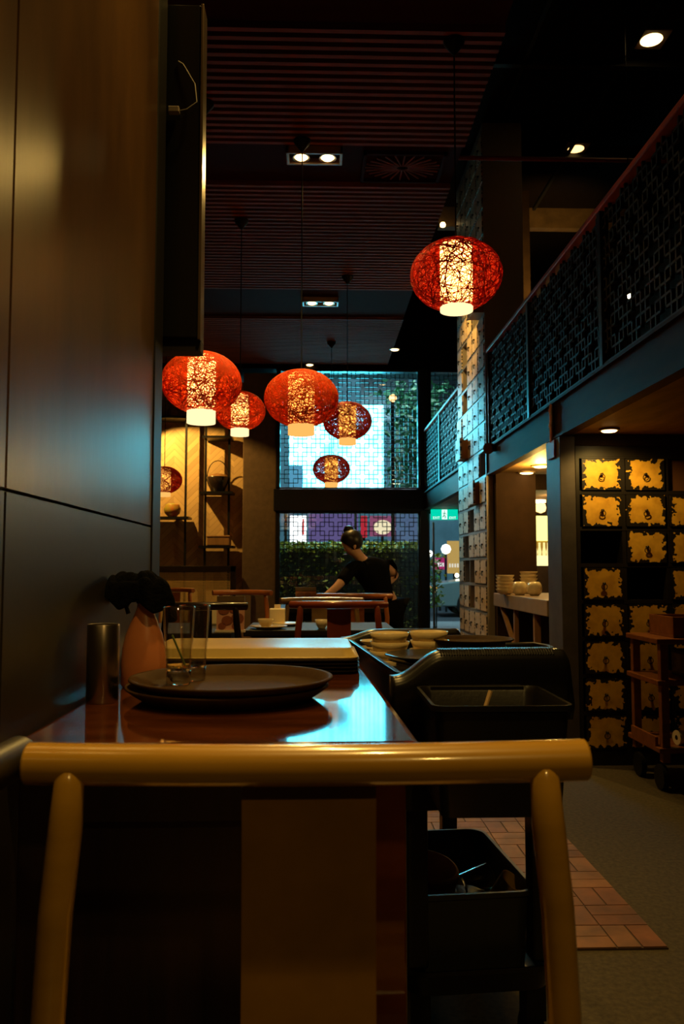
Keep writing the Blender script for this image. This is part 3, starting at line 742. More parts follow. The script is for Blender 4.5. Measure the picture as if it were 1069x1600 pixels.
# bench with a mesh back against niche
bn = thing('bench', 'dark bench with a woven mesh back below the shelves', 'bench', (Xn(312), 10.55, 0))
bz1, bz0 = Z(884, 10.5, 312), .42
bh = .62
MB().box(-bh-.3, bh-.12, .17, .22, bz1-.08, bz1).box(-bh-.3, -bh-.24, .17, .22, bz0, bz1).box(bh-.19, bh-.12, .17, .22, 0, bz1).build('back_frame', M['chair_dark'], bn, bevel=.006)
m_ = MB()
for k in range(30): m_.box(-bh-.24, bh-.19, .19, .2, bz0+.02+k*(bz1-.1-bz0)/30, bz0+.028+k*(bz1-.1-bz0)/30)
for k in range(52): m_.box(-bh-.24+k*.0208, -bh-.235+k*.0208, .195, .202, bz0, bz1-.08)
m_.build('woven_back', mat('rattan', (.75, .52, .20), .5), bn)
MB().box(-bh-.3, bh-.12, -.25, .22, .36, .42).build('seat', M['chair_dark'], bn, bevel=.01)
for x in (-bh-.26, bh-.2):
    for y in (-.22, .17): MB().box(x, x+.05, y, y+.045, 0, .36).build('leg', M['chair_dark'], bn)

# ================================================================== CHAIRS
def make_chair(label, loc, rz, m, ms, w=.628, rr=.0232, pr=.0185, zr=.884, bow=.0, name='yoke_back_chair', seatd=.40, flare=.024, group=None, sag=.004, zs=.44, ov=.052):
    r = thing(name, label, 'chair', loc, rz, group)
    hw = w/2; n = 17
    pts = [(-hw+w*i/(n-1), bow*(2*i/(n-1)-1)**2, zr+sag*((2*i/(n-1)-1)**2)-sag) for i in range(n)]
    MB().tube(pts, rr, 20).build('top_rail', m, r, smooth=True, bevel=.003)
    px_ = hw-ov; yb = bow*(px_/hw)**2
    for s in (-1, 1):
        pp = [(s*px_, yb-.014, zr-.005), (s*px_, yb-.0135, zr-.015), (s*(px_+.004), yb-.012, zr-.07), (s*(px_+.014), yb-.006, zr-.16), (s*(px_+flare*.95), yb+.004, zr-.28), (s*(px_+flare), yb+.014, .50), (s*(px_+flare), yb+.014, .35), (s*(px_+flare), yb+.01, 0)]
        rs = [pr*.5, pr*.86, pr, pr, pr, pr, pr*.98, pr*.9]
        MB().tube(pp, rs, 16).build('leg', m, r, smooth=True)
        MB().tube([(s*(px_+flare-.01), seatd+.02, 0), (s*(px_+flare-.01), seatd+.02, zs-.005)], pr*.95, 14).build('leg', m, r, smooth=True)
        MB().tube([(s*(px_+flare-.006), .03, .16), (s*(px_+flare-.01), seatd+.01, .16)], .010, 8).build('stretcher', m, r, smooth=True)
    MB().tube([(-px_-flare+.01, seatd+.02, .10), (px_+flare-.01, seatd+.02, .10)], .011, 8).build('stretcher', m, r, smooth=True)
    sw = w*.1215; k = 9
    L = []
    for i in range(k):
        z = zs+.022+(zr-.04-zs)*i/(k-1); y = .012+.012*math.sin(PI*i/(k-1))
        L.append([(-sw, y, z), (sw, y, z), (sw, y+.010, z), (-sw, y+.010, z)])
    MB().loft(L).build('splat', ms, r)
    sx = px_+flare-.004
    MB().loft([rrect(sx, seatd/2+.01, .02, zs-.012, 4, 0, seatd/2+.025), rrect(sx, seatd/2+.01, .02, zs+.023, 4, 0, seatd/2+.025)]).build('seat', m, r, bevel=.006)
    return r
make_chair('golden-brown yoke-back chair in front of the service table', (X(484, .95), .95, 0), 0, M['chair_gold'], M['chair_splat'], seatd=.255, zs=.40)
make_chair('shade-toned wooden chair whose rail end shows beside the left wall', (-.376, .712, 0), R(-97), M['chair_shade'], M['chair_shade'], seatd=.22, w=.56, ov=.13)

# far chairs
def far_chair(label, pxc, d, wpx, m, ms, py, bow=.10, rz=0):
    z = Z(py, d); x = X(pxc, d); w = wpx*d/1300
    return make_chair(label, (x, d, 0), rz, m, ms, w=w, rr=.020, pr=.017, zr=z, bow=bow, seatd=.38, flare=.01, group='dining chairs around the far tables', sag=-.004)
far_chair('dark red chair with a broad red splat, right behind the rectangular trays', 530, 4.35, 152, M['chair_red'], M['chair_red'], 946)
far_chair('olive-brown chair behind the dark red chair', 503, 5.95, 128, M['chair_olive'], M['chair_olive'], 938, .07, R(180))
far_chair('black chair left of the dark red chair, before the pink menu card', 314, 4.15, 140, M['chair_dark'], M['chair_dark'], 948, .06)
far_chair('orange wooden chair before the waist of the person', 555, 6.2, 118, M['chair_orange'], M['chair_orange'], 932, .10)
far_chair('orange chair with grey splat between black chair and the pillar', 382, 6.35, 92, M['chair_orange'], M['plaster'], 926, .08, R(172))
far_chair('small orange chair just above the glasses, before the bench', 276, 7.6, 64, M['chair_orange'], M['chair_orange'], 922, .08, R(170))

# ================================================================== FAR TABLES
def table(label, x0, x1, y0, y1, zt_, m=None):
    r = thing('dining_table', label, 'table', ((x0+x1)/2, (y0+y1)/2, 0))
    hx, hy = (x1-x0)/2, (y1-y0)/2
    MB().box(-hx, hx, -hy, hy, zt_-.035, zt_).build('tabletop', M['table_black'], r, bevel=.005)
    MB().box(-hx+.05, hx-.05, -hy+.05, hy-.05, zt_-.10, zt_-.035).build('apron', M['table_black'], r)
    for sx_ in (-1, 1):
        for sy_ in (-1, 1): MB().box(sx_*(hx-.07)-.025, sx_*(hx-.07)+.025, sy_*(hy-.07)-.025, sy_*(hy-.07)+.025, 0, zt_-.035).build('leg', M['table_black'], r)
    return r
TZ = .745
table('black dining table set with bowls, between the red and the olive-brown chairs', -.42, .46, 4.82, 5.52, TZ)
table('black dining table holding the pink menu card, behind the black chair', -1.18, -.47, 4.62, 5.5, TZ)
table('dining table under the reaching hand of the person', -.32, .52, 6.5, 7.2, .79)
# tableware
def bowl_mesh(r_=.058, h=.05, name='bowl', m='ceramic'):
    return MB().lathe([(.001, .0), (r_*.5, 0), (r_*.52, .006), (r_*.80, h*.45), (r_, h), (r_*.965, h), (r_*.76, h*.5), (r_*.45, .012), (.001, .010)], n=32, cap0=False, cap1=False).mesh(name, M[m], True)
def plate_mesh(r_=.11, name='plate', m='ceramic'):
    return MB().lathe([(.001, 0), (r_*.6, 0), (r_*.65, .004), (r_, .016), (r_*.985, .019), (r_*.62, .008), (.001, .006)], n=36, cap0=False, cap1=False).mesh(name, M[m], True)
BOWL, PLATE, PLATE_S, PLATE_B = bowl_mesh(), plate_mesh(), plate_mesh(.052, 'saucer'), plate_mesh(.135, 'black_plate', 'black_gloss')
CUP = bowl_mesh(.04, .055, 'cup', 'ceramic_white')
def put(name, me, loc, label, cat, group=None, sc_=None, tilt=None):
    o = link(name, me, None, loc); tag(o, label, cat, group)
    if sc_: o.scale = sc_
    if tilt: o.rotation_euler = tilt
    return o
put('plate', PLATE, (X(421, 4.95), 4.95, TZ), 'pale plate under the small bowl on far black table', 'plate')
put('bowl', BOWL, (X(416, 4.95), 4.95, TZ+.008), 'small cream bowl resting on a plate on far black table', 'bowl', sc_=(.85, .85, 1))
put('plate', PLATE, (X(446, 5.2), 5.2, TZ), 'pale plate right of the small bowl on far black table', 'plate')
put('cup', CUP, (X(503, 4.92), 4.92, TZ), 'white cup under the rail of the dark red chair', 'cup')
bx_ = thing('tissue_box', 'yellowish paper box on the far black table left of olive chair', 'box', (X(434, 5.35), 5.35, TZ))
MB().box(-.05, .05, -.05, .05, 0, .10).build('body', M['ceramic_white'], bx_, bevel=.006)
MB().box(-.02, .02, -.004, .004, .10, .125).build('tissue', M['white_paper'], bx_)
def menu(label, px, d, zt_, w, h, m):
    r = thing('menu_stand', label, 'menu stand', (X(px, d), d, zt_))
    MB().box(-w/2-.005, w/2+.005, -.03, .03, 0, .012).build('base', M['white_paper'], r)
    MB().hexa([(-w/2, -.012, .012), (w/2, -.012, .012), (w/2, 0, .012), (-w/2, 0, .012), (-w/2, .012, h), (w/2, .012, h), (w/2, .024, h), (-w/2, .024, h)]).build('card', m, r)
    MB().box(-w/2, w/2, .005, .03, h, h+.03).build('binding', M['plaster'], r)
    g_ = random.Random(int(px)); b_ = MB()
    for (fx, fz, s_) in ((-.25, .72, .026), (.1, .75, .022), (.25, .45, .030), (-.12, .38, .026), (.2, .2, .02), (-.3, .2, .018)):
        b_.lathe([(.001, 0), (s_, 0), (s_, .002)], n=14)
        for q in range(len(b_.v)-42, len(b_.v)):
            v_ = b_.v[q]; zz = h*fz+v_[1]; b_.v[q] = (fx*w+v_[0]*1.2, -.0135+.024*(zz-.012)/(h-.012)-v_[2]*.8, zz)
    b_.build('food_pictures', M['food_brown'], r)
    return r
menu('pink menu card with food pictures behind the black chair', 361, 4.70, TZ, .155, .17, M['menu_pink'])
menu('upright menu card with orange front before the reaching hand', 478, 6.85, .79, .17, .125, M['chair_orange'])
nb = thing('napkin_holder', 'cream box on the table before the bench', 'box', (X(330, 5.35), 5.35, TZ))
MB().box(-.075, .075, -.05, .05, 0, .13).build('body', M['ceramic_white'], nb, bevel=.008)

# ================================================================== SERVICE TABLE
st = thing('service_table', 'dark red lacquered service table with glossy top', 'table', (0, 1.262, 0))
Ltab = 1.145; xr0, xr1 = .157, .120
t = .030
def tops(in_, z): return [(WX+.005+in_, 0+in_, z), (xr0-in_, 0+in_, z), (xr1-in_, Ltab-in_, z), (WX+.005+in_, Ltab-in_, z)]
MB().loft([tops(.012, TP-t), tops(.002, TP-t+.006), tops(0, TP-.008), tops(.004, TP-.0015), tops(.012, TP)]).build('tabletop', M['lacquer_top'], st)
MB().box(xr0-.075, xr0-.018, .045, .10, 0, TP-t).build('leg', M['lacquer_top'], st, bevel=.004)
MB().box(WX+.006, WX+.075, .045, .10, 0, TP-t).build('leg', M['lacquer_black'], st, bevel=.004)
MB().box(WX+.02, WX+.075, Ltab-.1, Ltab-.045, 0, TP-t).build('leg', M['lacquer_dark'], st, bevel=.004)
MB().box(xr1-.075, xr1-.018, Ltab-.1, Ltab-.045, 0, TP-t).build('leg', M['lacquer_dark'], st, bevel=.004)
MB().box(WX+.076, xr0-.076, .06, .08, TP-t-.10, TP-t).build('apron', M['lacquer_black'], st)
MB().box(xr1-.045, xr1-.025, .101, Ltab-.101, 0.03, TP-t).build('side_panel', M['lacquer_dark'], st)
MB().box(WX+.076, xr0-.076, .082, .098, 0.03, TP-t).build('front_panel', M['lacquer_black'], st)
# round trays
def round_tray(rad, h):
    return MB().lathe([(.001, 0), (rad*.80, 0), (rad*.84, .004), (rad*.93, h*.6), (rad, h), (rad*.995, h+.004), (rad*.955, h+.003), (rad*.90, h*.55), (rad*.83, .008), (.001, .006)], n=64, cap0=False, cap1=False).mesh('round_tray', M['tray_brown'], True)
RT = round_tray(.202, .026)
tcx, tcy = X(361, 1.69), 1.69
put('round_tray', RT, (tcx-.004, tcy+.005, TP), 'lower of two stacked round brown serving trays', 'tray', 'round serving trays')
put('round_tray', RT, (tcx+.004, tcy, TP+.016), 'upper round brown serving tray holding two glasses', 'tray', 'round serving trays')
GZ = TP+.016+.0072
# glasses
def glass(label, px, d, h=.158):
    r = thing('tumbler', label, 'glass', (X(px, d), d, GZ), 0, 'tall drinking glasses')
    rt, rb = .0335, .0245
    n = 40
    prof = [(rb*1.02, .028), (rt, h-.002), (rt-.001, h), (rt-.0028, h-.001), (rb*.95, .028)]
    MB().lathe(prof, n=n, cap0=False, cap1=False).build('body', M['glass_clear'], r, smooth=True, auto=1)
    MB().lathe([(.001, 0), (rb*.9, 0), (rb, .003), (rb*1.02, .028), (rb*.6, .025), (.001, .024)], n=n, cap0=False, cap1=False).build('thick_base', M['glass'], r, smooth=True, auto=1)
    return r
g1 = glass('front tall tapered glass with green stirrer on round tray', 281, 1.735)
MB().tube([(-.014, 0, .10), (.004, -.002, .06), (.014, 0, .036)], .0022, 6).build('stirrer', M['green_straw'], g1, smooth=True)
MB().lathe([(.001, 0.0345), (.0222, .0345), (.0226, .040), (.001, .040)], n=24).build('leftover_drink', mat('drink', (.85, .62, .22), .05, trans=.9), g1, smooth=True)
glass('rear tall tapered glass behind the glass with stirrer', 305, 1.80)
# steel canister
cn = thing('steel_canister', 'slim stainless steel canister beside the left wall', 'canister', (X(162, 1.655)+.002, 1.655, TP))
MB().lathe([(.001, 0), (.030, 0), (.031, .002), (.031, .149), (.030, .151), (.0285, .1505), (.0285, .01), (.001, .008)], n=40, cap0=False, cap1=False).build('body', M['steel'], cn, smooth=True)
# spray bottle
sbx = X(227, 1.86)
sb = thing('spray_bottle', 'orange plastic spray bottle standing behind the steel canister', 'bottle', (sbx, 1.86, TP))
MB().lathe([(.001, 0), (.044, 0), (.0485, .006), (.0495, .05), (.047, .085), (.040, .115), (.026, .150), (.017, .172), (.0155, .185), (.001, .186)], n=36, cap0=False, cap1=False, sy=.72).build('body', M['orange_plastic'], sb, smooth=True)
MB().lathe([(.018, .183), (.018, .200), (.012, .203)], n=20).build('collar', M['black'], sb, smooth=True)
MB().box(-.045, .035, -.012, .012, .200, .232).build('spray_head', M['black'], sb, bevel=.006)
MB().tube([(-.030, 0, .20), (-.040, 0, .175), (-.035, 0, .16)], .005, 8).build('trigger', M['black'], sb, smooth=True)
# black cloth over the bottle head
g = random.Random(4); b = MB(); na, ns = 56, 22; loops = []
for s_ in range(1, ns+1):
    q = s_/ns; lp = []
    for k in range(na):
        a = 2*PI*k/na; ca, sa = math.cos(a), math.sin(a)
        reach = .050+.030*max(0, -ca)+.010*max(0, ca)
        Lh = .052+.040*max(0, math.cos(a-R(-25)))**2+.014*math.sin(3*a+1)+.012*math.sin(5*a)
        fold = (.007*math.sin(5*a+1.2)+.005*math.sin(9*a+.5)+.003*math.sin(14*a))*q
        rad = reach*(1-math.exp(-3.0*q))/(1-math.exp(-3.0))+fold
        z = -Lh*q**1.9+.006*math.sin(4*a+3*q)*q+.004*math.sin(7*a-5*q)+.006*(1-q)*math.sin(3*q*6+a)
        lp.append((rad*ca*1.02, rad*sa*.62, z))
    loops.append(lp)
b.loft([[(p[0]*.02, p[1]*.02, .004) for p in loops[0]]]+loops, True, False)
cl = b.build('black_cloth', M['cloth_black'], None, smooth=True, loc=(sbx-.006, 1.86, TP+.243), auto=1)
so = cl.modifiers.new('thick', 'SOLIDIFY'); so.thickness = .006; so.offset = 1
su = cl.modifiers.new('sub', 'SUBSURF'); su.levels = 1; su.render_levels = 1
tag(cl, 'crumpled black cloth draped over the spray bottle head', 'cloth')
# stack of rectangular trays
tx0, tx1, ty0, ty1 = -.43, X(563, 2.06), 2.06, 2.395
tcx2, tcy2, thx, thy = (tx0+tx1)/2, (ty0+ty1)/2, (tx1-tx0)/2, (ty1-ty0)/2
tm = MB().loft([rrect(thx-.012, thy-.012, .03, .0), rrect(thx-.006, thy-.006, .034, .004), rrect(thx, thy, .036, .0075), rrect(thx-.004, thy-.004, .034, .0085), rrect(thx-.014, thy-.014, .03, .004), rrect(thx-.02, thy-.02, .03, .0035)]).mesh('rectangular_tray', M['tray_dark'])
names = ['bottom dark rectangular tray of the stack on service table', 'second dark tray from the bottom of rectangular stack', 'third dark tray from the bottom of rectangular stack', 'fourth dark tray, right under the tan one']
for k in range(4):
    put('rectangular_tray', tm, (tcx2, tcy2, TP+.0005+k*.0088), names[k], 'tray', 'rectangular trays in the stack')
MB_ = MB().loft([rrect(thx-.004, thy-.004, .034, 0), rrect(thx-.002, thy-.002, .036, .004), rrect(thx-.008, thy-.008, .034, .006), rrect(thx-.020, thy-.018, .03, .026), rrect(thx-.028, thy-.026, .026, .0275)])
tan = MB_.build('rectangular_tray', M['tray_tan'], None, smooth=True, loc=(tcx2, tcy2, TP+.0365))
tag(tan, 'tan rectangular tray lying upside down on top of the stack', 'tray', 'rectangular trays in the stack')

# wall screen seen from its edge
sd = 2.46
ds = thing('wall_display', 'black flat display housing beyond the end of left wall', 'display', (X(250, sd)-.10, sd+.03, Z(530, sd)))
dwid = X(304, sd)-(X(250, sd)-.10); dh = Z(12, sd)-Z(530, sd)
MB().box(0, dwid, -.03, .04, 0, dh).build('housing', M['black_gloss'], ds, bevel=.004)
MB().box(dwid, dwid+.009, -.032, .045, -.005, dh+.003).build('edge_frame', mat('bronze', (.22, .16, .10), .3, .8), ds, bevel=.002)
MB().box(0, dwid+.009, -.02, .04, -.038, -.002).build('bottom_bracket', M['cabinet_frame'], ds)
zc2 = Z(182, sd)-Z(530, sd); xo = X(250, sd)-.10
cbx = [(X(268, sd)-xo+.02*0, -.045, zc2), (X(284, sd)-xo, -.05, zc2+.004), (X(300, sd)-xo, -.045, zc2+.03), (X(296, sd)-xo, -.04, zc2+.09), (X(276, sd)-xo, -.036, zc2+.155), (X(268, sd)-xo, -.033, zc2+.165)]
cb_ = MB().tube(cbx, .0016, 6).build('cable', M['white_plastic'], ds, smooth=True)
MB().box(X(254, sd)-xo, X(272, sd)-xo, -.055, -.034, zc2-.008, zc2+.012).build('plug', mat('plug', (.30, .24, .18), .5), cb_, bevel=.003)

# ================================================================== BUS CART
order = ['lowest', 'second from bottom', 'third from bottom', 'fourth from bottom', 'fifth from bottom', 'topmost']
cw_, cl_ = .168, .445      # half width, half length
CA = R(5)
ct = thing('bus_cart', 'black plastic bus cart beside the service table', 'cart', (.315, 2.255, 0), CA)
def tub(zb, zt_, hx, hy, wall=.012, r_=.05, flare=.01, lip=.012):
    return MB().loft([rrect(hx-flare, hy-flare, r_, zb), rrect(hx, hy, r_, zt_-.012), rrect(hx+lip, hy+lip, r_+lip*.5, zt_-.010), rrect(hx+lip, hy+lip, r_+lip*.5, zt_), rrect(hx, hy, r_, zt_), rrect(hx-wall, hy-wall, r_, zt_-.012), rrect(hx-flare-wall, hy-flare-wall, r_, zb+wall)])
tub(.775, .875, cw_, cl_).build('top_shelf', M['plastic_black'], ct, smooth=True)
tub(.20, .255, cw_, cl_, lip=.006).build('bottom_shelf', M['plastic_black'], ct, smooth=True)
for sx_ in (-1, 1):
    for sy_ in (-1, 1):
        MB().box(sx_*(cw_-.03)-.024, sx_*(cw_-.03)+.024, sy_*(cl_-.035)-.024, sy_*(cl_-.035)+.024, .254, .776).build('post', M['plastic_black'], ct, bevel=.006)
        w_ = MB().tube([(sx_*(cw_-.04)-.014, sy_*(cl_-.06), .065), (sx_*(cw_-.04)+.014, sy_*(cl_-.06), .065)], .065, 20).build('wheel', M['black'], ct, smooth=True)
        MB().box(sx_*(cw_-.04)-.022, sx_*(cw_-.04)+.022, sy_*(cl_-.06)-.025, sy_*(cl_-.06)+.025, .12, .2).build('caster_fork', M['black_metal'], w_)
# moulded end handle hump (near end), and the lower one at the far end
def hump(y, z0, z1, zlow, name, ribs):
    n = 48; front = []; prof = []
    for i in range(n+1):
        x = -cw_-.03+(2*cw_+.06)*i/n; u = (x+cw_+.03)/(2*cw_+.06)
        s_ = min(1, max(0, (u-.02)/.26)); s_ = s_*s_*(3-2*s_); e_ = min(1, max(0, (1-u)/.05)); e_ = math.sqrt(max(0, 1-(1-e_)**2))
        z = zlow+(z1-zlow)*s_; z = z0+(z-z0)*(.35+.65*e_)
        prof.append((x, z))
    L = []
    for x, z in prof:
        L.append([(x, y-.02, z0), (x, y-.032, z-.02), (x, y-.026, z-.006), (x, y-.012, z), (x, y+.012, z), (x, y+.02, z-.008), (x, y+.016, z0)])
    o = MB().loft(L).build(name, M['plastic_black'], ct, smooth=True, auto=1)
    if ribs:
        m = MB()
        for k in range(44):
            x = -cw_*.55+k*cw_*.034; m.tube([(x, y-.028, z1-.010), (x, y-.014, z1+.0012), (x, y+.010, z1+.0012)], .0022, 5)
        m.build('grip_ribs', M['plastic_black'], o)
    return o
MB().box(-cw_-.004, cw_+.004, -cl_-.004, -cl_+.012, .585, .80).build('end_panel', M['plastic_black'], ct, bevel=.005)
hump(-cl_-.005, .775, .925, .872, 'handle', True)
hump(cl_+.005, .80, .905, .88, 'handle', False)
MB().tube([(cw_-.02, -cl_+.12, .905), (cw_+.05, -cl_+.13, .907), (cw_+.062, -cl_+.20, .907), (cw_+.05, -cl_+.27, .907), (cw_-.02, -cl_+.28, .905)], .008, 8).build('side_hook', M['plastic_black'], ct, smooth=True)
# bin hung on the near end
bn2 = thing('utensil_bin', 'open black utensil bin hooked on the near end of the cart', 'bin', (X(763, 1.62), 1.625, .655))
hbx, hby = .122, .125
tub(0, .20, hbx, hby, .006, .02, .012, .006).build('body', M['plastic_black'], bn2, smooth=True)
MB().box(-.004, .004, -hby+.01, hby-.01, .01, .15).build('divider', M['plastic_black'], bn2)
MB().box(-hbx*.8, hbx*.8, hby-.004, hby+.045, .185, .199).build('hook', M['plastic_black'], bn2)
ck = MB().tube([(0, 0, 0), (.055, .03, .14)], [.003, .0045], 8).build('chopstick', mat('pale_bamboo', (.42, .28, .14), .5), None, smooth=True, loc=(X(722, 1.6), 1.58, .725))
tag(ck, 'pale wooden chopstick standing in the black utensil bin', 'chopstick')
# bus tub on the lower shelf
bt = thing('bus_tub', 'grey bus tub with used dishes on the lower cart shelf', 'tub', (.318, 2.06, .2135), CA)
tub(0, .185, .143, .215, .006, .04, .012, .008).build('body', M['plastic_grey'], bt, smooth=True)
# contents
for k in range(6):
    o_ = put('black_plate', PLATE_B, (.306, 1.985, .2275+k*.0175), '%s of black plates stacked in the grey tub' % ('topmost' if k == 5 else order[k]), 'plate', 'black plates in the tub', (.72, .72, 1))
stb = thing('steamer_basket', 'round bamboo steamer basket tilted in the grey tub', 'basket', (.252, 1.985, .342)); stb.rotation_euler = (R(12), R(10), 0)
MB().lathe([(.062, 0), (.066, .004), (.066, .075), (.060, .078), (.058, .01)], n=28, cap0=True, cap1=True).build('body', mat('steamer', (.75, .40, .16), .5, var=.3, scale=12), stb, smooth=True)
MB().lathe([(.068, .055), (.068, .07), (.066, .07), (.066, .055)], n=28, cap0=False, cap1=False).build('band', M['chair_orange'], stb, smooth=True)
gt = thing('tumbler', 'short glass lying in the grey tub right of the steamer', 'glass', (.335, 1.985, .360)); gt.rotation_euler = (0, R(80), R(20))
MB().lathe([(.001, 0), (.026, 0), (.030, .08), (.028, .08), (.023, .006), (.001, .006)], n=24, cap0=False, cap1=False).build('body', M['glass'], gt, smooth=True)
yc = thing('yellow_cup', 'small yellow cup tipped over at right of the grey tub', 'cup', (.418, 1.975, .338)); yc.rotation_euler = (R(20), R(35), 0)
MB().lathe([(.001, 0), (.020, 0), (.028, .06), (.026, .06), (.018, .004), (.001, .004)], n=24, cap0=False, cap1=False).build('body', mat('yellow_cup', (.45, .27, .05), .4), yc, smooth=True)

# dishes on the cart's top shelf
CZ = .7885
def cpos(px, d): return X(px, d), d
def stack(px, d, n, me, pitch, z0, name, cat, lab, group, dz=0, s=1.0):
    x, y = cpos(px, d)
    for k in range(n):
        put(name, me, (x+rnd.uniform(-.002, .002), y, z0+k*pitch), lab(k), cat, group, (s, s, 1))
def lab(n, what):
    def f(k): return '%s, %s' % (what, 'topmost' if k == n-1 else order[k])
    return f
stack(609, 2.42, 4, BOWL, .0255, CZ, 'bowl', 'bowl', lab(4, 'cream bowl in the left stack on cart'), 'cream bowls on the cart', s=1.0)
stack(670, 2.46, 4, BOWL, .0255, CZ, 'bowl', 'bowl', lab(4, 'cream bowl in the right stack on cart'), 'cream bowls on the cart', s=1.0)
stack(589, 2.53, 5, PLATE_S, .019, CZ, 'saucer', 'saucer', lab(5, 'cream saucer left of the bowls on cart'), 'saucers on the cart')
stack(627, 2.20, 4, PLATE_S, .014, CZ, 'saucer', 'saucer', lab(4, 'cream saucer under the black plates on cart'), 'saucers on the cart')
put('black_plate', PLATE_B, (X(686, 2.18), 2.18, CZ+.058), 'lower of two shiny black plates on the cart', 'plate', 'black plates on the cart')
put('black_plate', PLATE_B, (X(681, 2.18), 2.185, CZ+.070), 'upper of two shiny black plates on the cart', 'plate', 'black plates on the cart')
bt2 = put('round_tray', RT, (.455, 2.44, .8785), 'round brown tray lying across the right rim of the cart', 'tray', 'round serving trays'); bt2.scale = (.6, .6, .6)

# ================================================================== COUNTER, KITCHEN
cz = .905
co = thing('serving_counter', 'thick pale serving counter under the mezzanine', 'counter', (1.40, 5.065, 0))
MB().box(0.005, .55, .0, 1.54, cz-.10, cz).build('worktop', M['counter'], co, bevel=.004)
MB().box(.30, .34, .05, 1.50, 0, cz-.10).build('front_panel', M['dark_wall'], co)
MB().hexa([(.02, .9, cz-.40), (.05, .9, cz-.40), (.05, .94, cz-.40), (.02, .94, cz-.40), (.02, 1.35, cz-.1), (.05, 1.35, cz-.1), (.05, 1.39, cz-.1), (.02, 1.39, cz-.1)]).box(.02, .05, .9, .94, 0, cz-.1).build('bracket', M['bamboo'], co)
MB().box(.02, .06, .35, .39, 0, cz-.1).build('leg', M['bamboo'], co)
KB = MB().lathe([(.001, 0), (.03, 0), (.05, .010), (.064, .036), (.066, .040), (.063, .040), (.045, .012), (.001, .008)], n=32, cap0=False, cap1=False).mesh('bowl', M['ceramic_white'], True)
def kst(px, d, n, lab_, pitch=.026, s=1.0, me=None, z=0):
    for k in range(n): put('bowl', me or KB, (X(px, d), d, cz+z+k*pitch), lab_(k), 'bowl', 'white bowls on the serving counter', (s, s, 1))
kst(789, 6.2, 5, lab(5, 'white dish in the left stack on the serving counter'), s=1.05)
kst(826, 6.35, 6, lab(6, 'white dish in the tall rear stack on serving counter'), s=1.05)
RB = MB().lathe([(.001, 0), (.028, 0), (.048, .022), (.054, .05), (.048, .08), (.035, .098), (.001, .10)], n=32, cap0=False, cap1=False).mesh('round_bowl', M['ceramic_white'], True)
put('round_bowl', RB, (X(812, 6.0), 6.0, cz), 'left of two round white pots before the tall dish stack', 'bowl', 'round pots on the serving counter')
put('round_bowl', RB, (X(835, 5.9), 5.9, cz), 'right of two round white pots before the tall dish stack', 'bowl', 'round pots on the serving counter')
lp = thing('lit_display', 'tall glowing yellow display seen in gap beside the column', 'lit display', (X(848, 8.9), 8.9, 0))
lx = .10; z_ = lambda y: Z(y, 8.9, 848)
MB().box(-lx, lx, 0, .10, 0, z_(886)).build('pedestal', M['plaster'], lp)
MB().box(-lx, lx, 0, .1, z_(845), z_(806)).build('glowing_panel', emat('panel_glow', (1, .86, .22), 2.0), lp)
MB().box(-lx, lx, 0, .1, z_(884), z_(868)).build('lower_glow', emat('panel_glow2', (1, .82, .35), 1.5), lp)
m_ = MB()
for k, x in enumerate((-.075, -.03, .02, .065)): m_.lathe([(.018, 0), (.022, .04), (.012, .09), (.012, .14)], (x, -.0, z_(868)), 12)
m_.build('bottles', emat('bottle_glow', (1, .80, .30), 1.2), lp, smooth=True)
MB().box(-lx, lx, .06, .1, z_(868), z_(845)).build('back_panel', mat('ochre', (.4, .24, .05), .6), lp)
MB().lathe([(.001, -.06), (.05, -.04), (.06, 0), (.05, .04), (.001, .06)], (0, .04, z_(806)+.09), 16).build('top_globe', M['bulb_dim'], lp, smooth=True)
rp_ = thing('red_plaque', 'small red plaque on top of the steel column', 'plaque', (1.389-.006, 4.83, Z(716, 4.8, 868)))
MB().box(-.006, .006, -.07, .07, 0, .105).build('plate', M['red_plaque'], rp_, bevel=.003)
p = P(775, 700, 6.55); sl = thing('wall_speaker', 'small brown round spotlight under the end of the long railing', 'spotlight', (MX-.02, 6.5, p.z))
MB().tube([(.02, 0, .0), (-.04, -.05, -.02)], [.03, .045], 16).build('body', mat('brown_can', (.16, .08, .04), .5), sl, smooth=True)
# exit sign
ex = thing('exit_sign', 'green lit exit sign with a white running figure above the door', 'sign', (X(695, 10.68), 10.66, Z(812, 10.68, 695)))
ew = (X(716, 10.68)-X(674, 10.68))/2; eh = Z(796, 10.68, 695)-Z(812, 10.68, 695)
MB().box(-ew, ew, 0, .03, 0, eh).build('panel', emat('exit_green', (.0, .62, .40), 1.1), ex)
MB().box(-.035, .035, -.004, .0, .004, eh-.004).build('white_panel', emat('exit_white', (.75, 1, .9), 1.2), ex)
k = eh/.14
mm = MB().tube([(-.004, -.006, .115*k), (.004, -.006, .113*k)], .010*k, 8).tube([(0, -.006, .098*k), (-.006, -.006, .06*k), (.012, -.006, .042*k), (.006, -.006, .018*k)], .006*k, 6).tube([(-.006, -.006, .06*k), (-.016, -.006, .04*k), (-.028, -.006, .036*k)], .006*k, 6).tube([(0, -.006, .095*k), (.018, -.006, .08*k), (.022, -.006, .065*k)], .004*k, 6).tube([(0, -.006, .095*k), (-.018, -.006, .082*k), (-.022, -.006, .092*k)], .004*k, 6)
mm.build('running_figure', emat('exit_dark', (0, .35, .22), .8), ex)
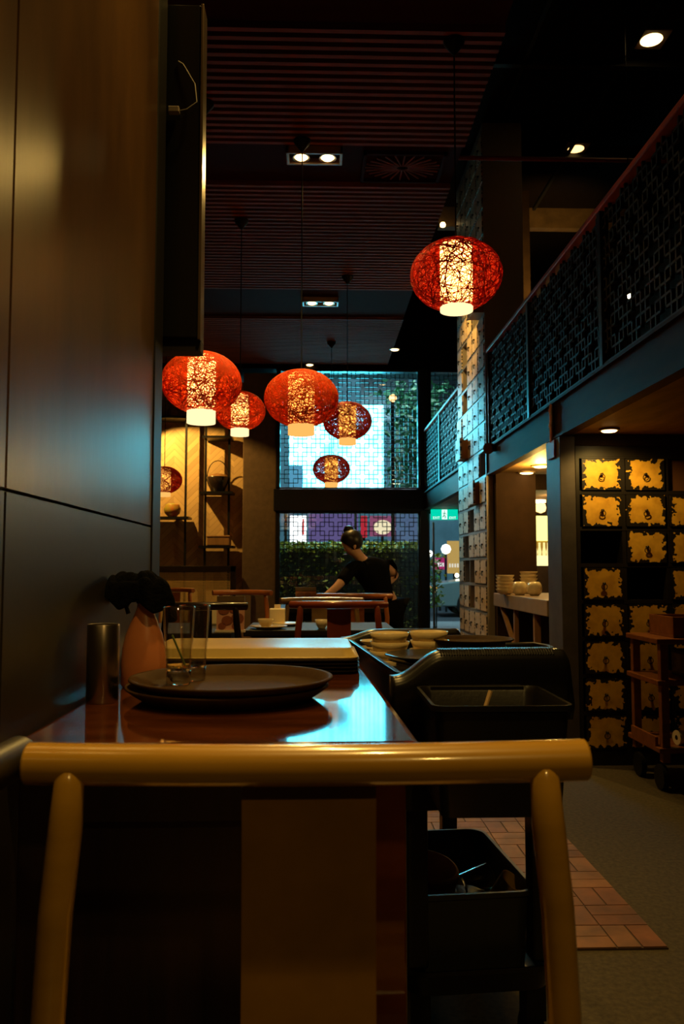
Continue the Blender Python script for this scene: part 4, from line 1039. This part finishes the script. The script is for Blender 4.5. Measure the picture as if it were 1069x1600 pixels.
def text(body, size, loc, m, parent, name='lettering'):
    cu_ = bpy.data.curves.new(name, 'FONT'); cu_.body = body; cu_.size = size; cu_.align_x = 'CENTER'; cu_.extrude = .001
    cu_.materials.append(m); t_ = bpy.data.objects.new('tmp', cu_); COL.objects.link(t_)
    me = bpy.data.meshes.new_from_object(t_.evaluated_get(bpy.context.evaluated_depsgraph_get()))
    bpy.data.objects.remove(t_); me.materials.clear(); me.materials.append(m)
    o = link(name, me, parent, loc); o.rotation_euler = (R(90), 0, 0); return o
text('EXIT', .045, (-.105, -.003, .008), emat('exit_letters', (.8, 1, .92), 1.2), ex)
text('EXIT', .045, (.105, -.003, .008), bpy.data.materials['exit_letters'], ex)
MB().tube([(-.1, .015, eh), (-.1, .015, MZ0-ex.location.z)], .004, 6).tube([(.1, .015, eh), (.1, .015, MZ0-ex.location.z)], .004, 6).build('hanger', M['black'], ex)

# ================================================================== WOODEN TROLLEY
tl = thing('wooden_trolley', 'reddish wooden serving trolley beside the drawer cabinet', 'trolley', (1.711, 4.12, 0))
tw, tdp = .54, .42
for z in (.735, .53, .20): MB().box(-.02, tw, 0, tdp, z-.012, z+.014).build('shelf', M['wood_trolley'], tl, bevel=.004)
for x in (.0, tw-.04):
    for y in (.01, tdp-.05): MB().box(x, x+.04, y, y+.04, .14, .723).build('post', M['wood_trolley'], tl, bevel=.003)
for x in (.01, tw-.03):
    for y in (.06, tdp-.08): MB().tube([(x-.012, y, .062), (x+.016, y, .062)], .062, 20).build('wheel', M['black'], tl, smooth=True)
MB().box(-.02, -.005, .05, tdp-.05, .21, .26).build('shelf_guard', M['wood_trolley'], tl)
wb = thing('wooden_box', 'reddish wooden box on the trolley top', 'box', (1.711+.085, 4.17, .7495))
MB().box(0, .40, 0, .30, 0, .012).box(0, .40, 0, .012, .012, .105).box(0, .40, .288, .30, .012, .105).box(0, .012, .012, .288, .012, .105).box(.388, .40, .012, .288, .012, .105).build('body', M['wood_trolley'], wb, bevel=.002)
nbx = thing('order_box', 'dark box on the middle shelf of the trolley', 'box', (1.711+.16, 4.2, .5445))
MB().box(0, .16, 0, .18, 0, .12).build('body', M['chair_dark'], nbx, bevel=.006)
MB().box(-.002, .162, -.002, .182, .12, .135).build('lid', M['black'], nbx, bevel=.004)
rl = thing('paper_roll', 'pale paper roll lying on the lowest trolley shelf', 'roll', (1.711+.10, 4.20, .2145+.036))
MB().lathe([(.012, 0), (.036, 0), (.036, .14), (.012, .14)], n=24, cap0=False, cap1=False).build('paper', M['white_paper'], rl, smooth=True); rl.rotation_euler = (0, R(90), R(10))

# ================================================================== PERSON
def skin(name, verts, edges, m, parent, sub=2, flat=None):
    me = bpy.data.meshes.new(name); bm = bmesh.new(); ly = bm.verts.layers.skin.verify(); vs = []
    for i, (co, r_) in enumerate(verts):
        v_ = bm.verts.new(co); s_ = v_[ly]; s_.radius = r_ if isinstance(r_, tuple) else (r_, r_); s_.use_root = (i == 0); vs.append(v_)
    for a, c_ in edges: bm.edges.new((vs[a], vs[c_]))
    bm.to_mesh(me); bm.free(); me.materials.append(m)
    o = link(name, me, parent)
    k_ = o.modifiers.new('skin', 'SKIN'); k_.use_smooth_shade = True
    s_ = o.modifiers.new('sub', 'SUBSURF'); s_.levels = sub; s_.render_levels = sub
    return o
D0 = 7.35
root = Vector((X(603, 7.45), 7.45, 0))
def q(px, py, d): return P(px, py, d)-root
pe = thing('person', 'person in black uniform with hair in a bun, leaning to a table', 'person', root)
pel = q(600, 946, 7.48); wai = q(592, 920, 7.46); che = q(578, 893, 7.42); nkb = q(566, 876, 7.38); nkt = q(559, 866, 7.35); hd0 = q(551, 858, 7.33); hd1 = q(546, 846, 7.33); hd2 = q(547, 838, 7.34)
shl = q(552, 885, 7.25); ell = q(528, 916, 7.12); wrl = q(504, 935, 7.06); shr = q(602, 886, 7.52); elr = q(619, 899, 7.66); wrr = q(606, 912, 7.55)
hipl = pel+Vector((-.085, -.03, -.04)); hipr = pel+Vector((.085, .03, -.04))
kl = Vector((hipl.x+.01, hipl.y-.02, .42)); kr = Vector((hipr.x+.01, hipr.y+.02, .42)); al = Vector((kl.x+.0, kl.y+.03, .075)); ar = Vector((kr.x, kr.y+.03, .075))
V = [(pel, .11), (wai, .095), (che, .10), (nkb, .055), (nkt, .046), (hd0, (.060, .068)), (hd1, (.080, .090)), (hd2, (.062, .070)),
     (shl, .052), (ell, .038), (wrl, .026), (shr, .052), (elr, .038), (wrr, .026), (hipl, .085), (kl, .058), (al, .036), (hipr, .085), (kr, .058), (ar, .036),
     (al+Vector((-.09, -.10, -.045)), .030), (ar+Vector((-.09, -.10, -.045)), .030)]
E = [(0, 1), (1, 2), (2, 3), (3, 4), (4, 5), (5, 6), (6, 7), (2, 8), (8, 9), (9, 10), (2, 11), (11, 12), (12, 13), (0, 14), (14, 15), (15, 16), (0, 17), (17, 18), (18, 19), (16, 20), (19, 21)]
# hands: palm and five fingers each
def hand(w0, dirv, side, down):
    d_ = dirv.normalized(); s_ = side.normalized(); n_ = down.normalized()
    i0 = len(V); palm = w0+d_*.055; V.append((palm, (.034, .016))); E.append((V_index(w0), i0))
    for k, (off, ln) in enumerate(((-.027, .062), (-.009, .072), (.009, .068), (.026, .054))):
        a = len(V); b0 = w0+d_*.085+s_*off
        V.append((b0, .0095)); V.append((b0+d_*ln*.5+n_*.008, .0088)); V.append((b0+d_*ln*.9+n_*.030, .0075))
        E.extend([(i0, a), (a, a+1), (a+1, a+2)])
    a = len(V); V.append((w0+d_*.045-s_*.038+n_*.01, .011)); V.append((w0+d_*.082-s_*.050+n_*.022, .009)); E.extend([(i0, a), (a, a+1)])
def V_index(w): return next(i for i, (c_, _) in enumerate(V) if c_ is w)
dl = (wrl-ell); hand(wrl, Vector((dl.x, dl.y, dl.z*.7)), Vector((.2, -1, 0)), Vector((0, 0, -1)))
dr = (wrr-elr); hand(wrr, dr, Vector((.2, .3, -1)), Vector((-.6, .4, 0)))
skin('body', V, E, M['skin'], pe, 2)
# face details
fwd = Vector((-.88, -.05, -.35)).normalized(); fs = Vector((.05, -1, 0)).normalized()
nose = hd0+fwd*.080+Vector((0, 0, .018))
skin('nose', [(hd0+fwd*.055+Vector((0, 0, .030)), .012), (nose, .011)], [(0, 1)], M['skin'], pe, 1)
for s_ in (-1, 1):
    e = hd1+fwd*.075+fs*s_*.030+Vector((0, 0, -.012))
    MB().lathe([(.001, -.008), (.009, 0), (.001, .008)], e, 10).build('eye', M['hair'], pe, smooth=True)
    ea = hd0+fs*s_*.072+Vector((.012, 0, .022))
    MB().lathe([(.001, -.026), (.012, -.010), (.014, .012), (.001, .028)], ea, 10, sy=.6).build('ear', M['skin'], pe, smooth=True)
MB().lathe([(.001, -.005), (.018, 0), (.001, .005)], hd0+fwd*.066+Vector((0, 0, -.022)), 10).build('mouth', mat('lips', (.38, .10, .08), .5), pe, smooth=True)
hb = MB(); L = []; hc = hd1+Vector((.020, 0, .006)); ax = Vector((.55, 0, .83)).normalized(); u_ = Vector((0, 1, 0)); w_ = ax.cross(u_)
for i in range(13):
    th = R(2)+R(122)*i/12; rr_ = .100*math.sin(th)*(1+.02*math.sin(i)); L.append([hc+ax*(.104*math.cos(th))+(u_*math.cos(2*PI*k/28)*.90+w_*math.sin(2*PI*k/28))*rr_ for k in range(28)])
hb.loft(L).build('hair', M['hair'], pe, smooth=True, auto=1)
bunp = q(545, 829, 7.35)
m_ = MB().lathe([(.001, -.05), (.035, -.040), (.050, 0), (.035, .038), (.001, .045)], bunp, 16); o_ = m_.build('hair_bun', M['hair'], pe, smooth=True)
# uniform: top with short sleeves
V2 = [(pel+Vector((0, 0, -.02)), (.150, .135)), (wai, (.128, .118)), (che, (.150, .120)), (nkb+Vector((.003, 0, .004)), .066),
      (shl, .068), (shl.lerp(ell, .55), .062), (shl.lerp(ell, .86), .058), (shr, .070), (shr.lerp(elr, .6), .060), (shr.lerp(elr, .82), .055)]
E2 = [(0, 1), (1, 2), (2, 3), (2, 4), (4, 5), (5, 6), (2, 7), (7, 8), (8, 9)]
skin('uniform_top', V2, E2, M['uniform'], pe, 2)
V3 = [(pel+Vector((0, 0, -.0)), (.150, .14)), (hipl, .115), (kl, .085), (al+Vector((0, 0, .03)), .062), (hipr, .115), (kr, .085), (ar+Vector((0, 0, .03)), .062)]
skin('trousers', V3, [(0, 1), (1, 2), (2, 3), (0, 4), (4, 5), (5, 6)], M['uniform'], pe, 2)
for a_ in (al, ar):
    L = [rrect(.045, .13, .04, 0, 4, a_.x-.05, a_.y-.04), rrect(.048, .132, .04, .03, 4, a_.x-.05, a_.y-.04), rrect(.040, .09, .035, .075, 4, a_.x-.03, a_.y-.01), rrect(.036, .045, .03, .11, 4, a_.x, a_.y)]
    MB().loft(L).build('shoe', M['black'], pe, smooth=True)
